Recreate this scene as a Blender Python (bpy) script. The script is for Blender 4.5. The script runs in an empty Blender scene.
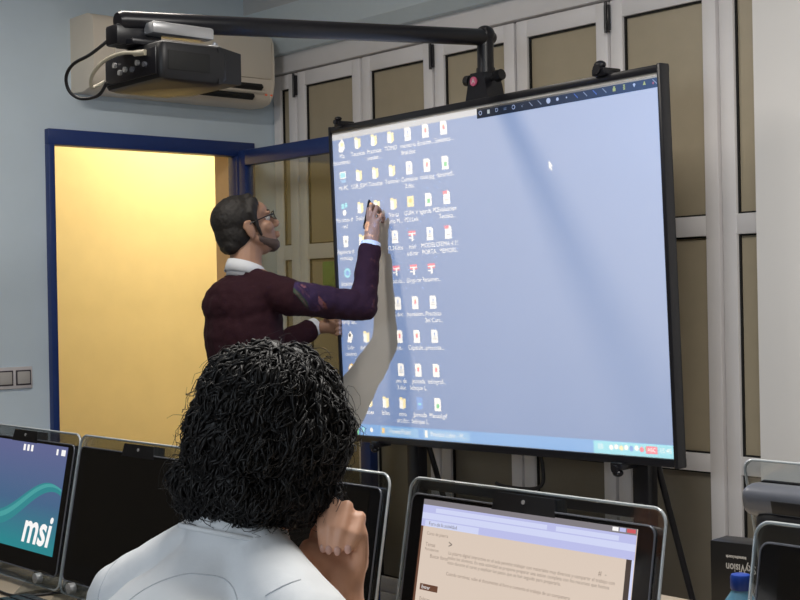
import bpy, bmesh, math, random
from mathutils import Vector, Matrix, noise
from mathutils.geometry import delaunay_2d_cdt
from mathutils.bvhtree import BVHTree

S = bpy.context.scene
COL = S.collection
R = math.radians
random.seed(7)

# ------------------------------------------------------------------ camera
cd = bpy.data.cameras.new('camera')
cam = bpy.data.objects.new('camera', cd)
COL.objects.link(cam)
S.camera = cam
cd.sensor_width = 36.0
cd.lens = 1379.0 * 36.0 / 800.0
cd.clip_start = 0.05
_F = Vector((-.7547, .6561, 0)).normalized()
_R = Vector((_F.y, -_F.x, 0))
_U = Vector((0, 0, 1))
_r = .019
_X = math.cos(_r) * _R - math.sin(_r) * _U
_Y = math.sin(_r) * _R + math.cos(_r) * _U
_Z = -_F
cam.matrix_world = Matrix(((_X.x, _Y.x, _Z.x, 0), (_X.y, _Y.y, _Z.y, 0), (_X.z, _Y.z, _Z.z, 1.39), (0, 0, 0, 1)))

# ------------------------------------------------------------------ world, lights, exposure
S.view_settings.view_transform = 'Standard'
S.view_settings.look = 'None'
S.view_settings.exposure = 0.0
S.view_settings.gamma = 1.0
S.view_settings.use_curve_mapping = False
S.cycles.use_adaptive_sampling = False
w = bpy.data.worlds.new('world')
S.world = w
w.use_nodes = True
w.node_tree.nodes['Background'].inputs[0].default_value = (.5, .6, .7, 1)
w.node_tree.nodes['Background'].inputs[1].default_value = 0

def area(name, loc, target, sx, sy, power, color):
    l = bpy.data.lights.new(name, 'AREA')
    l.shape = 'RECTANGLE'
    l.size, l.size_y = sx, sy
    l.energy = power
    l.color = color
    o = bpy.data.objects.new(name, l)
    COL.objects.link(o)
    o.location = loc
    o.rotation_euler = (Vector(target) - Vector(loc)).to_track_quat('-Z', 'Y').to_euler()
    return o

area('ceiling_light', (-1.55, 1.9, 2.95), (-1.6, 1.9, 0), 1.2, .6, 50, (1.0, .965, .91))
area('ceiling_light', (-3.95, 1.9, 2.95), (-3.95, 1.9, 0), .14, 1.2, 23, (1.0, .93, .84))
area('window_daylight', (-.9, -2.2, 1.75), (-1.3, 1.0, 1.45), 1.5, 1.2, 54, (.80, .90, 1.0))  # unseen cool fill added behind the viewer as daylight
area('corridor_light', (-6.05, 4.25, 2.9), (-6.4, 3.6, 1.2), .6, .6, 36, (1.0, .92, .74))

# ------------------------------------------------------------------ materials
def mat(name, col, rough=.6, metal=0., var=.06, scale=40., bump=0., spec=.5, coat=0., emit=None, estr=1., sheen=0.):
    m = bpy.data.materials.new(name)
    m.use_nodes = True
    nt = m.node_tree
    b = nt.nodes['Principled BSDF']
    b.inputs['Roughness'].default_value = rough
    b.inputs['Metallic'].default_value = metal
    b.inputs['Specular IOR Level'].default_value = spec
    if coat:
        b.inputs['Coat Weight'].default_value = coat
    if sheen:
        b.inputs['Sheen Weight'].default_value = sheen
    tc = nt.nodes.new('ShaderNodeTexCoord')
    nz = nt.nodes.new('ShaderNodeTexNoise')
    nz.inputs['Scale'].default_value = scale
    nz.inputs['Detail'].default_value = 4
    nt.links.new(tc.outputs['Object'], nz.inputs['Vector'])
    mx = nt.nodes.new('ShaderNodeMix')
    mx.data_type = 'RGBA'
    lo = [c * (1 - var) for c in col]
    hi = [min(1, c * (1 + var)) for c in col]
    mx.inputs[6].default_value = (*lo, 1)
    mx.inputs[7].default_value = (*hi, 1)
    nt.links.new(nz.outputs['Fac'], mx.inputs[0])
    nt.links.new(mx.outputs[2], b.inputs['Base Color'])
    if bump:
        bp = nt.nodes.new('ShaderNodeBump')
        bp.inputs['Strength'].default_value = bump
        bp.inputs['Distance'].default_value = .003
        nt.links.new(nz.outputs['Fac'], bp.inputs['Height'])
        nt.links.new(bp.outputs['Normal'], b.inputs['Normal'])
    if emit:
        b.inputs['Emission Color'].default_value = (*emit, 1)
        b.inputs['Emission Strength'].default_value = estr
    return m

def clear(name, tint=(1, 1, 1), refl=.06, rough=.03, gain=.6):
    """thin clear sheet: transparent with a fresnel gloss"""
    m = bpy.data.materials.new(name)
    m.use_nodes = True
    nt = m.node_tree
    nt.nodes.clear()
    out = nt.nodes.new('ShaderNodeOutputMaterial')
    t = nt.nodes.new('ShaderNodeBsdfTransparent')
    t.inputs[0].default_value = (*tint, 1)
    g = nt.nodes.new('ShaderNodeBsdfGlossy')
    g.inputs['Roughness'].default_value = rough
    fr = nt.nodes.new('ShaderNodeLayerWeight')
    fr.inputs[0].default_value = .25
    ad = nt.nodes.new('ShaderNodeMath')
    ad.operation = 'MULTIPLY_ADD'
    ad.inputs[1].default_value = gain
    ad.inputs[2].default_value = refl
    nt.links.new(fr.outputs['Fresnel'], ad.inputs[0])
    mx = nt.nodes.new('ShaderNodeMixShader')
    nt.links.new(ad.outputs[0], mx.inputs[0])
    nt.links.new(t.outputs[0], mx.inputs[1])
    nt.links.new(g.outputs[0], mx.inputs[2])
    nt.links.new(mx.outputs[0], out.inputs[0])
    return m

def film(name, col):
    m = bpy.data.materials.new(name)
    m.use_nodes = True
    nt = m.node_tree
    nt.nodes.clear()
    out = nt.nodes.new('ShaderNodeOutputMaterial')
    t = nt.nodes.new('ShaderNodeBsdfTransparent')
    t.inputs[0].default_value = (*col, 1)
    nt.links.new(t.outputs[0], out.inputs[0])
    return m

def emis(name, col, strength=1.0):
    return mat(name, (.01, .01, .01), rough=.25, var=0, emit=col, estr=strength)

M = {}
M['wall_blue'] = mat('blue_grey_paint', (.60, .70, .78), .8, var=.05, scale=6, bump=.15)
M['wall_grey'] = mat('grey_paint', (.55, .57, .58), .8, var=.05, scale=6, bump=.1)
M['wall_pale'] = mat('pale_paint', (.62, .62, .60), .75, var=.03, scale=5, bump=.1)
M['wall_brown'] = mat('taupe_paint', (.20, .17, .14), .8, var=.05, scale=5, bump=.1)
M['wall_dark'] = mat('dark_brown_panelling', (.10, .08, .055), .7, var=.1, scale=8)
M['wall_white'] = mat('white_paint', (.84, .82, .80), .75, var=.02, scale=5, bump=.1)
M['wall_trim'] = mat('pale_blue_paint', (.66, .75, .80), .6, var=.03)
M['yellow'] = mat('yellow_paint', (.86, .64, .29), .75, var=.05, scale=9, bump=.25)
M['tan'] = mat('tan_paint', (.72, .50, .28), .75, var=.04)  # yellow paint with the doorway reveal's shade put into the colour
M['floor'] = mat('floor_terrazzo', (.30, .28, .26), .35, var=.15, scale=90)
M['ceiling'] = mat('ceiling_white', (.7, .7, .7), .9, var=.03)
M['blue_frame'] = mat('blue_lacquer', (.012, .035, .16), .35, var=.1, spec=.5)
M['white_alu'] = mat('white_lacquered_aluminium', (.88, .85, .85), .45, var=.03, scale=12)
M['gap_black'] = mat('black_seal', (.008, .008, .008), .7)
M['pane'] = mat('olive_frosted_pane', (.46, .39, .275), .4, var=.08, scale=14, bump=.05)
M['kick'] = mat('dark_olive_panel', (.24, .21, .16), .5, var=.08, scale=12)
M['glass'] = clear('door_glass', (.93, .95, .93), .005, gain=.25)
M['acrylic'] = clear('clear_acrylic', (.86, .89, .90), .09, .05)
M['acrylic_rim'] = mat('acrylic_polished_edge', (.50, .53, .54), .12, var=.05, spec=.8)  # pale grey carries the bright edge highlight of the acrylic in its colour
M['black_gloss'] = mat('black_gloss_plastic', (.008, .008, .009), .10, var=.2, spec=.6)
M['black_matt'] = mat('black_matt_plastic', (.012, .012, .014), .45, var=.2)
M['black_metal'] = mat('black_powder_coat', (.012, .012, .016), .32, var=.2, scale=80)
M['silver'] = mat('silver_plastic', (.55, .55, .56), .3, metal=.4, var=.05)
M['grey_plastic'] = mat('grey_silver_plastic', (.16, .17, .20), .3, metal=.3, var=.08)
M['cream'] = mat('cream_plastic', (.76, .68, .57), .4, var=.03, scale=8)
M['cream_dark'] = mat('cream_shaded_plastic', (.40, .36, .31), .45, var=.03)
M['board'] = mat('whiteboard_enamel', (.60, .575, .54), .55, var=.015, scale=5, spec=.3)
M['desk'] = mat('beech_laminate', (.52, .43, .32), .4, var=.10, scale=14)
M['desk_leg'] = mat('grey_steel', (.22, .22, .23), .4, metal=.6)
M['skin_man'] = mat('skin_tan', (.36, .20, .13), .5, var=.08, scale=30, bump=.1)
M['skin_student'] = mat('skin_fair', (.62, .33, .21), .5, var=.10, scale=40, bump=.15)
M['lip'] = mat('lips', (.30, .11, .09), .45)
M['hair_dark'] = mat('dark_brown_hair', (.010, .0075, .006), .65, var=.4, scale=120, bump=.5)
M['hair_black'] = mat('black_curly_hair', (.009, .008, .008), .48, var=.4, scale=60, spec=.35)
M['stubble'] = mat('stubble', (.10, .065, .05), .7, var=.25, scale=200)
M['sweater'] = mat('burgundy_knit', (.030, .010, .015), .85, var=.2, scale=150, bump=.4, spec=.15)
M['shirt_white'] = mat('white_cotton', (.74, .76, .80), .8, var=.03, scale=30, bump=.15)
M['tee'] = mat('white_tee_cotton', (.78, .80, .82), .85, var=.02, scale=60, bump=.25)
M['seam'] = mat('grey_stitching', (.55, .57, .60), .8)
M['jeans'] = mat('dark_denim', (.04, .05, .09), .8, var=.2, scale=120)
M['trouser'] = mat('charcoal_trouser', (.03, .03, .035), .8)
M['shoe'] = mat('black_leather', (.015, .013, .012), .4)
M['pink'] = mat('pink_sticker', (.55, .10, .20), .5)
M['white_cable'] = mat('cream_cable', (.55, .50, .38), .45)
M['bottle'] = mat('blue_clear_plastic', (.20, .52, .78), .12, var=.05, spec=.7)
M['bottle'].node_tree.nodes['Principled BSDF'].inputs['Alpha'].default_value = .62
M['cap_blue'] = mat('blue_cap', (.02, .07, .42), .35)
M['box_black'] = mat('black_carton', (.010, .010, .011), .4, var=.15)
M['print_white'] = mat('white_print', (.55, .55, .55), .6)
M['strip_black'] = mat('black_printed_strip', (.014, .012, .011), .5)
M['print_grey'] = mat('grey_print', (.30, .30, .29), .6)
M['print_cream'] = mat('cream_print', (.60, .55, .38), .6)
M['print_blue'] = mat('blue_print', (.10, .16, .35), .6)
M['print_red'] = mat('red_print', (.45, .10, .10), .6)
M['print_yellow'] = mat('yellow_print', (.50, .48, .12), .6)
M['switch_white'] = mat('white_switch_plastic', (.60, .57, .58), .4, var=.03)
M['switch_grey'] = mat('grey_rocker', (.46, .44, .42), .4, var=.03)
M['switch_line'] = mat('dark_switch_surround', (.05, .04, .05), .5)
M['green_paper'] = mat('green_paper', (.20, .40, .10), .8, var=.35, scale=25)
M['red_lamp'] = mat('red_indicator', (.35, .05, .02), .4, emit=(1, .15, .05), estr=.25)
M['chair_fabric'] = mat('dark_blue_fabric', (.03, .05, .12), .9, var=.15, scale=150)
M['iris'] = mat('brown_iris', (.03, .015, .008), .2)
M['eye_white'] = mat('eye_white', (.7, .68, .65), .25)

# ------------------------------------------------------------------ mesh helpers
class MB:
    """collects shapes into one mesh"""
    def __init__(self):
        self.bm = bmesh.new()

    def box(self, a, b, bev=0., seg=2, rot=None, mi=0):
        a, b = Vector(a), Vector(b)
        r = bmesh.ops.create_cube(self.bm, size=1)
        vs = r['verts']
        c, s = (a + b) / 2, b - a
        for v in vs:
            v.co = Vector((v.co.x * s.x, v.co.y * s.y, v.co.z * s.z))
        geom_f = set(f for v in vs for f in v.link_faces)
        if bev > 0:
            es = list(set(e for v in vs for e in v.link_edges))
            rr = bmesh.ops.bevel(self.bm, geom=es, offset=bev, segments=seg, profile=.5, affect='EDGES')
            vs = list(set(v for f in rr['faces'] for v in f.verts) | set(v for v in vs if v.is_valid))
            geom_f = set(f for v in vs for f in v.link_faces)
        for v in vs:
            v.co = (rot @ v.co if rot else v.co) + c
        for f in geom_f:
            f.material_index = mi
        return self

    def rings(self, rings, closed=True, cap=True, mi=0):
        bm = self.bm
        vr = [[bm.verts.new(p) for p in ring] for ring in rings]
        for a, b in zip(vr, vr[1:]):
            n = len(a)
            for i in range(n if closed else n - 1):
                f = bm.faces.new((a[i], a[(i + 1) % n], b[(i + 1) % n], b[i]))
                f.material_index = mi
        if cap and closed:
            for ring, fl in ((vr[0], True), (vr[-1], False)):
                f = bm.faces.new(ring[::-1] if fl else ring)
                f.material_index = mi
        return self

    def tube(self, pts, r, seg=10, cap=True, mi=0):
        pts = [Vector(p) for p in pts]
        n = len(pts)
        rad = r if isinstance(r, (list, tuple)) else [r] * n
        rings = []
        up = None
        for i, p in enumerate(pts):
            t = (pts[min(i + 1, n - 1)] - pts[max(i - 1, 0)]).normalized()
            if up is None:
                up = t.orthogonal().normalized()
            up = (up - t * up.dot(t))
            if up.length < 1e-6:
                up = t.orthogonal()
            up.normalize()
            s = t.cross(up)
            rings.append([p + (up * math.cos(2 * math.pi * k / seg) + s * math.sin(2 * math.pi * k / seg)) * rad[i] for k in range(seg)])
        return self.rings(rings, cap=cap, mi=mi)

    def cyl(self, a, b, r, r2=None, seg=20, mi=0):
        return self.tube([a, b], [r, r if r2 is None else r2], seg, mi=mi)

    def ell(self, c, rad, rot=None, seg=20, rg=12, mi=0):
        c = Vector(c)
        rad = rad if isinstance(rad, (list, tuple)) else (rad, rad, rad)
        r = bmesh.ops.create_uvsphere(self.bm, u_segments=seg, v_segments=rg, radius=1)
        for v in r['verts']:
            q = Vector((v.co.x * rad[0], v.co.y * rad[1], v.co.z * rad[2]))
            v.co = (rot @ q if rot else q) + c
            for f in v.link_faces:
                f.material_index = mi
        return self

    def cap(self, a, ra, b, rb, seg=16):
        """tapered capsule"""
        a, b = Vector(a), Vector(b)
        t = (b - a)
        L = t.length
        if L < 1e-5:
            return self.ell(a, ra)
        t /= L
        u = t.orthogonal().normalized()
        s = t.cross(u)
        prof = []
        for k in range(1, 5):
            an = math.pi / 2 * k / 5
            prof.append((-ra * math.cos(an), ra * math.sin(an)))
        for k in range(0, 5):
            f = k / 4
            prof.append((L * f, ra + (rb - ra) * f))
        for k in range(4, 0, -1):
            an = math.pi / 2 * k / 5
            prof.append((L + rb * math.cos(an), rb * math.sin(an)))
        return self.rings([[a + t * d + (u * math.cos(2 * math.pi * k / seg) + s * math.sin(2 * math.pi * k / seg)) * r for k in range(seg)] for d, r in prof])

    def prism(self, poly, vec, mi=0):
        vec = Vector(vec)
        a = [Vector(p) for p in poly]
        return self.rings([a, [p + vec for p in a]], mi=mi)

    def quad(self, pts, mi=0):
        f = self.bm.faces.new([self.bm.verts.new(p) for p in pts])
        f.material_index = mi
        return self

    def lathe(self, prof, c=(0, 0, 0), seg=28, mi=0):
        c = Vector(c)
        return self.rings([[c + Vector((r * math.cos(2 * math.pi * k / seg), r * math.sin(2 * math.pi * k / seg), z)) for k in range(seg)] for r, z in prof], mi=mi)

    def build(self, name, m, parent=None, smooth=35, loc=None):
        me = bpy.data.meshes.new(name)
        bmesh.ops.recalc_face_normals(self.bm, faces=self.bm.faces)
        self.bm.to_mesh(me)
        self.bm.free()
        for x in (m if isinstance(m, (list, tuple)) else [m]):
            me.materials.append(x)
        return link(name, me, parent, smooth, loc)

def link(name, me, parent=None, smooth=35, loc=None):
    o = bpy.data.objects.new(name, me)
    COL.objects.link(o)
    if smooth:
        me.polygons.foreach_set('use_smooth', [True] * len(me.polygons))
        if smooth < 180:
            me.set_sharp_from_angle(angle=R(smooth))
    if parent:
        o.parent = parent
    if loc:
        o.location = loc
    return o

def empty(name, loc=(0, 0, 0), rot=(0, 0, 0)):
    o = bpy.data.objects.new(name, None)
    o.empty_display_size = .05
    COL.objects.link(o)
    o.location = loc
    o.rotation_euler = rot
    return o

def tag(o, label=None, cat=None, group=None, kind=None):
    if label:
        o['label'] = label
    if cat:
        o['category'] = cat
    if group:
        o['group'] = group
    if kind:
        o['kind'] = kind
    return o

def struct(o, label=None):
    return tag(o, label, None, None, 'structure')

def fuse(mb, name, m, voxel, smooth=4, parent=None, disp=0., dsize=.12):
    """melt overlapping lumps into one continuous skin"""
    me = bpy.data.meshes.new('lump')
    bmesh.ops.recalc_face_normals(mb.bm, faces=mb.bm.faces)
    mb.bm.to_mesh(me)
    mb.bm.free()
    t = bpy.data.objects.new('lump', me)
    COL.objects.link(t)
    md = t.modifiers.new('r', 'REMESH')
    md.mode = 'VOXEL'
    md.voxel_size = voxel
    md.adaptivity = 0
    if smooth:
        sm = t.modifiers.new('s', 'SMOOTH')
        sm.factor = .5
        sm.iterations = smooth
    dg = bpy.context.evaluated_depsgraph_get()
    new = bpy.data.meshes.new_from_object(t.evaluated_get(dg))
    bpy.data.objects.remove(t)
    if disp:
        for v in new.vertices:
            q = v.co / dsize
            k = noise.noise(q) + .5 * noise.noise(q * 2.3)
            v.co = v.co + v.normal * (k * disp)
    new.name = name
    new.materials.clear()
    new.materials.append(m)
    return link(name, new, parent, 180)

def rrect(w, h, r, n=6, cx=0, cz=0):
    """rounded rectangle in xz"""
    out = []
    for sx, sz, a0 in ((1, 1, 0), (-1, 1, 90), (-1, -1, 180), (1, -1, 270)):
        for k in range(n + 1):
            a = R(a0 + 90 * k / n)
            out.append(Vector((cx + sx * (w / 2 - r) + r * math.cos(a), 0, cz + sz * (h / 2 - r) + r * math.sin(a))))
    return out

_dgt = None
def text_loops(s, size, align='CENTER', bold=0.):
    """outlines of a word as closed 2-D loops"""
    c = bpy.data.curves.new('word', 'FONT')
    c.body = s
    c.size = size
    c.align_x = align
    c.align_y = 'CENTER'
    c.resolution_u = 2
    c.offset = bold
    o = bpy.data.objects.new('word', c)
    COL.objects.link(o)
    dg = bpy.context.evaluated_depsgraph_get()
    cu = o.to_curve(dg)
    loops = []
    for sp in cu.splines:
        bp = sp.bezier_points
        n = len(bp)
        pts = []
        for i in range(n):
            a, b = bp[i], bp[(i + 1) % n]
            straight = a.handle_right_type == 'VECTOR' and b.handle_left_type == 'VECTOR'
            steps = 1 if straight else 3
            for k in range(steps):
                t = k / steps
                q = ((1 - t) ** 3) * a.co + 3 * ((1 - t) ** 2) * t * a.handle_right + 3 * (1 - t) * t * t * b.handle_left + t ** 3 * b.co
                pts.append((q.x, q.y))
        if len(pts) > 2:
            loops.append(pts)
    o.to_curve_clear()
    bpy.data.objects.remove(o)
    return loops

def text_mesh(s, size, align='CENTER', ext=0., bold=0.):
    c = bpy.data.curves.new('word', 'FONT')
    c.body = s
    c.size = size
    c.align_x = align
    c.align_y = 'CENTER'
    c.resolution_u = 3
    c.extrude = ext
    c.offset = bold
    o = bpy.data.objects.new('word', c)
    COL.objects.link(o)
    dg = bpy.context.evaluated_depsgraph_get()
    me = bpy.data.meshes.new_from_object(o.evaluated_get(dg))
    bpy.data.objects.remove(o)
    return me

def inside(p, loop):
    x, y = p
    r = False
    n = len(loop)
    for i in range(n):
        x1, y1 = loop[i]
        x2, y2 = loop[i - 1]
        if (y1 > y) != (y2 > y) and x < (x2 - x1) * (y - y1) / (y2 - y1) + x1:
            r = not r
    return r

# ================================================================== SETTING
WX, WY = -5.45, 3.94          # left wall plane, folding-window plane
CEIL = 3.0
struct(MB().box((-7.2, -2.4, -.12), (1.6, 6.3, 0)).build('floor', M['floor']))
struct(MB().box((-7.2, -2.4, CEIL), (1.6, 6.3, CEIL + .12)).build('ceiling', M['ceiling']))
# left wall with the doorway cut out
lw = MB()
lw.box((WX - .15, 1.9, 0), (WX, 2.75, CEIL)).box((WX - .15, 3.78, 0), (WX, 6.2, CEIL)).box((WX - .15, 2.75, 2.14), (WX, 3.78, CEIL))
struct(lw.build('wall_left', M['wall_blue'], smooth=0))
struct(MB().box((WX - .15, -2.4, 0), (WX, 1.9, CEIL)).build('wall_left_front', M['wall_dark'], smooth=0))  # unseen stretch, made dark brown for the reflections in the blank screens
struct(MB().box((WX - .149, 3.70, 0), (WX - .001, 3.80, 2.2)).build('trim_1', M['tan'], smooth=0))
struct(MB().box((-6.85, 1.3, 0), (-6.7, 6.2, CEIL)).build('wall_corridor', M['yellow'], smooth=0))
struct(MB().box((-6.7, 1.3, 0), (-5.6, 1.45, CEIL)).build('wall_corridor_near', M['yellow'], smooth=0))
struct(MB().box((-6.7, 6.05, 0), (-5.6, 6.2, CEIL)).build('wall_corridor_end', M['yellow'], smooth=0))
struct(MB().box((WX, WY + .09, 0), (1.6, 4.3, CEIL)).build('wall_back', M['wall_grey'], smooth=0))
struct(MB().box((1.45, -2.4, 0), (1.6, 4.05, CEIL)).build('wall_right', M['wall_brown'], smooth=0))
struct(MB().box((WX, -2.4, 0), (1.45, -2.25, CEIL)).build('wall_front', M['wall_brown'], smooth=0))
struct(MB().box((-2.58, 3.76, 0), (-1.6, WY + .09, CEIL)).build('pillar', M['wall_white'], smooth=0))
# header beam and pale blue cornice over the folding windows
hb = MB().box((WX, WY - .012, 2.487), (1.45, WY + .09, 2.575), .003)
struct(hb.build('trim_2', M['white_alu']))
cn = MB().prism([(WX, WY + .09, 2.572), (WX, WY - .05, 2.572), (WX, WY - .10, 2.62), (WX, WY - .16, 2.76), (WX, WY + .09, 2.76)], (6.9, 0, 0))
struct(cn.build('trim_3', M['wall_trim'], smooth=20))
struct(MB().box((WX, WY - .16, 2.7601), (1.45, WY + .09, CEIL)).build('trim_4', M['wall_grey'], smooth=0))

# window frame added around the cool fill light behind the viewer
w8 = struct(empty('window_8', (-.9, -2.25, 1.75)))
MB().box((-.84, 0, -.68), (-.77, .09, .68), .004).box((.77, 0, -.68), (.84, .09, .68), .004).box((-.77, 0, .61), (.77, .09, .68), .004).box((-.77, 0, -.68), (.77, .12, -.61), .004).build('window_frame', M['white_alu'], w8)

# folding glazed leaves
SP = .4815
G0 = -5.254
def folding_leaf(i, x0, x1, hinge):
    root = struct(empty('window_%d' % (i + 1), (x0, WY, 0)), ['narrow glazed folding leaf tight in the corner by the air conditioner',
        'white glazed folding leaf just behind the blue door', 'white glazed folding leaf above the left board edge',
        'white glazed folding leaf left of the board mast', 'white glazed folding leaf right of the board mast',
        'tall white folding leaf just right of the board', 'white folding leaf half hidden by the pale pillar', 'folding leaf behind pillar'][min(i, 7)])
    L = x1 - x0
    g = .0065
    st = .064
    f = MB()
    zs = (.10, .165, .772, .835, 1.592, 1.662, 2.412, 2.480)
    f.box((g, 0, zs[0]), (st, .05, zs[7]), .004).box((L - st, 0, zs[0]), (L - g, .05, zs[7]), .004)
    for a, b in ((0, 1), (2, 3), (4, 5), (6, 7)):
        f.box((st - .004, .002, zs[a]), (L - st + .004, .048, zs[b]), .002)
    f.build('frame', M['white_alu'], root)
    s = MB()
    for a, b in ((1, 2), (3, 4), (5, 6)):
        s.box((st, .012, zs[a]), (st + .006, .03, zs[b])).box((L - st - .006, .012, zs[a]), (L - st, .03, zs[b]))
        s.box((st, .012, zs[a]), (L - st, .03, zs[a] + .006)).box((st, .012, zs[b] - .006), (L - st, .03, zs[b]))
    s.build('seal', M['gap_black'], root, smooth=0)
    MB().box((st, .022, zs[5]), (L - st, .028, zs[6])).build('upper_pane', M['pane'], root, smooth=0)
    MB().box((st, .022, zs[3]), (L - st, .028, zs[4])).build('lower_pane', M['pane'], root, smooth=0)
    MB().box((st, .022, zs[1]), (L - st, .028, zs[2])).build('kick_panel', M['kick'], root, smooth=0)
    if hinge:
        MB().box((L - .012, -.014, 2.37), (L + .012, .0, 2.465), .003).cyl((L, -.016, 2.36), (L, -.016, 2.475), .006).build('hinge', M['black_metal'], root)
    return root
edges = [WX + .004] + [G0 + SP * k for k in range(7)]
for i in range(7):
    folding_leaf(i, edges[i], edges[i + 1], i % 2 == 0)
struct(MB().box((WX, WY + .052, .02), (-2.0, WY + .06, 2.487)).build('trim_5', M['gap_black'], smooth=0))
struct(MB().box((WX, WY - .01, 0), (-2.58, WY + .06, .095), .003).build('trim_6', M['white_alu']))

# door: blue frame in the left wall, glazed leaf standing open
dr = struct(empty('door_1', (WX, 3.72, 0)), 'blue door frame with a glazed blue leaf standing open')
fr = MB()
fr.box((-.03, -.982, 0), (.035, -.953, 2.085), .003)
fr.box((-.03, -.982, 2.084), (.035, .088, 2.152), .003)
fr.box((-.03, -.024, 0), (.035, .088, 2.085), .003)
fr.box((.028, -.0235, 0), (.05, .02, 2.085), .003)
fr.build('door_frame', M['blue_frame'], dr)
lf = MB()
lf.box((.045, -.02, .02), (.105, .022, 2.107), .003).box((.92, -.02, .02), (.985, .022, 2.107), .003)
lf.box((.10, -.0195, 2.036), (.925, .0215, 2.107), .003).box((.10, -.0195, .02), (.925, .0215, .30), .003)
leaf = lf.build('door_leaf', M['blue_frame'], dr)
MB().box((.10, -.003, .295), (.925, .003, 2.04)).build('door_glass', M['glass'], leaf, smooth=0)
hd = MB().cyl((.95, -.02, 1.02), (.95, -.06, 1.02), .009).tube([(.95, -.06, 1.02), (.90, -.062, 1.02), (.84, -.06, 1.015)], .009).box((.93, -.026, .93), (.97, -.02, 1.09), .004)
hd.build('door_handle', M['silver'], leaf)

tag(MB().box((-5.07, WY - .006, 1.46), (-4.83, WY - .002, 1.575), .001).build('paper_sheet', M['green_paper']),  # flat green sheet added to stand in for a reflection
    'green paper sheet on the folding window behind the open blue door', 'paper')

# ================================================================== WALL THINGS
def light_switch():
    root = tag(empty('light_switch', (WX, 2.575, 1.093)), 'white double light switch on the blue wall left of the doorway', 'light switch')
    MB().box((0, -.082, -.046), (.010, .082, .046), .004).build('cover_plate', M['switch_white'], root)
    for y in (-.04, .04):
        s = MB().box((.008, y - .034, -.032), (.0125, y + .034, .032), .002).build('rocker_surround', M['switch_line'], root)
        MB().box((.010, y - .028, -.026), (.0165, y + .028, .026), .003).build('rocker', M['switch_grey'], root)
light_switch()

def air_conditioner():
    root = tag(empty('air_conditioner', (WX, 3.340, 2.315)), 'cream wall air conditioner above the blue doorway', 'air conditioner')
    L = .945
    prof = [(0, 0), (.10, -.004), (.155, .008), (.185, .04), (.198, .10), (.20, .20), (.196, .285), (.18, .315), (.15, .325), (0, .325)]
    b = MB().rings([[Vector((x, -L / 2 + .012, z)) for x, z in prof], [Vector((x, L / 2 - .012, z)) for x, z in prof]])
    b.build('body', M['cream'], root, smooth=50)
    for s in (-1, 1):
        e = MB()
        p2 = [(x * 1.015, z) for x, z in prof]
        e.rings([[Vector((x, s * (L / 2 - .0125), z)) for x, z in p2], [Vector((x, s * (L / 2 - .002), z)) for x, z in p2], [Vector((x * .97, s * L / 2, .005 + z * .975)) for x, z in prof]])
        e.build('end_cap', M['cream'], root, smooth=50)
    MB().box((.19, -L / 2 + .10, .115), (.2075, L / 2 - .02, .305), .006).build('front_panel', M['cream'], root)
    # two dark outlets along the lower edge
    rot = Matrix.Rotation(R(-38), 3, 'Y')
    MB().box((.1845, -.20, .066), (.210, .40, .086), .002, rot=rot).build('outlet_slot', M['gap_black'], root)
    MB().box((.170, -.30, .022), (.196, .36, .040), .002, rot=rot).build('outlet_slot', M['gap_black'], root)
    lv = MB().box((.180, -.32, .046), (.198, .42, .062), .003, rot=rot)
    lv.build('louvre', M['cream'], root)
    for k in range(2):
        MB().ell((.188, .43 + .03 * k, .045), (.004, .007, .004)).build('indicator_lamp', M['red_lamp'], root)
air_conditioner()

# ================================================================== INTERACTIVE BOARD
BW, BH = 1.664, 1.255
BO = Vector((-3.503, 3.46, .842))
brd = tag(empty('interactive_whiteboard', BO, (R(1.4), R(-.7), 0)), 'large black framed whiteboard lit by the projected blue desktop', 'whiteboard')
bpy.context.view_layer.update()
BM_ = Matrix.Translation(BO) @ brd.rotation_euler.to_matrix().to_4x4()
MB().box((-BW / 2 + .012, -.004, .012), (BW / 2 - .012, .012, BH - .012)).build('writing_surface', M['board'], brd, smooth=0)
MB().box((-BW / 2 + .005, .012, .005), (BW / 2 - .005, .028, BH - .005)).build('back_panel', M['black_matt'], brd, smooth=0)
MB().box((-BW / 2, -.012, BH - .024), (BW / 2, .038, BH), .003).build('frame_rail', M['black_metal'], brd)
MB().box((-BW / 2, -.012, 0), (BW / 2, .038, .026), .003).build('frame_rail', M['black_metal'], brd)
MB().box((-BW / 2, -.014, -.001), (-BW / 2 + .014, .04, BH + .001), .003).build('frame_rail', M['black_metal'], brd)
MB().box((BW / 2 - .012, -.013, -.003), (BW / 2 + .005, .030, BH + .003), .003).build('frame_rail', M['black_metal'], brd)
# clamps on the rails
def clamp(x, z, top, big):
    k = MB()
    s = 1 if top else -1
    k.box((x - .03 * big, -.03, z - .012), (x + .03 * big, .05, z + .012), .004)
    k.cyl((x, -.04, z + s * .008), (x, -.01, z + s * .008), .016 * big, .016 * big, 12)
    k.ell((x, -.02, z + s * .022), (.024 * big, .016, .016 * big))
    return k.build('clamp', M['black_metal'], brd)
clamp(-.755, BH + .004, True, .55)
clamp(.60, BH + .008, True, .95)
clamp(-.62, -.004, False, .6)
clamp(.60, -.008, False, .8)

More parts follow.
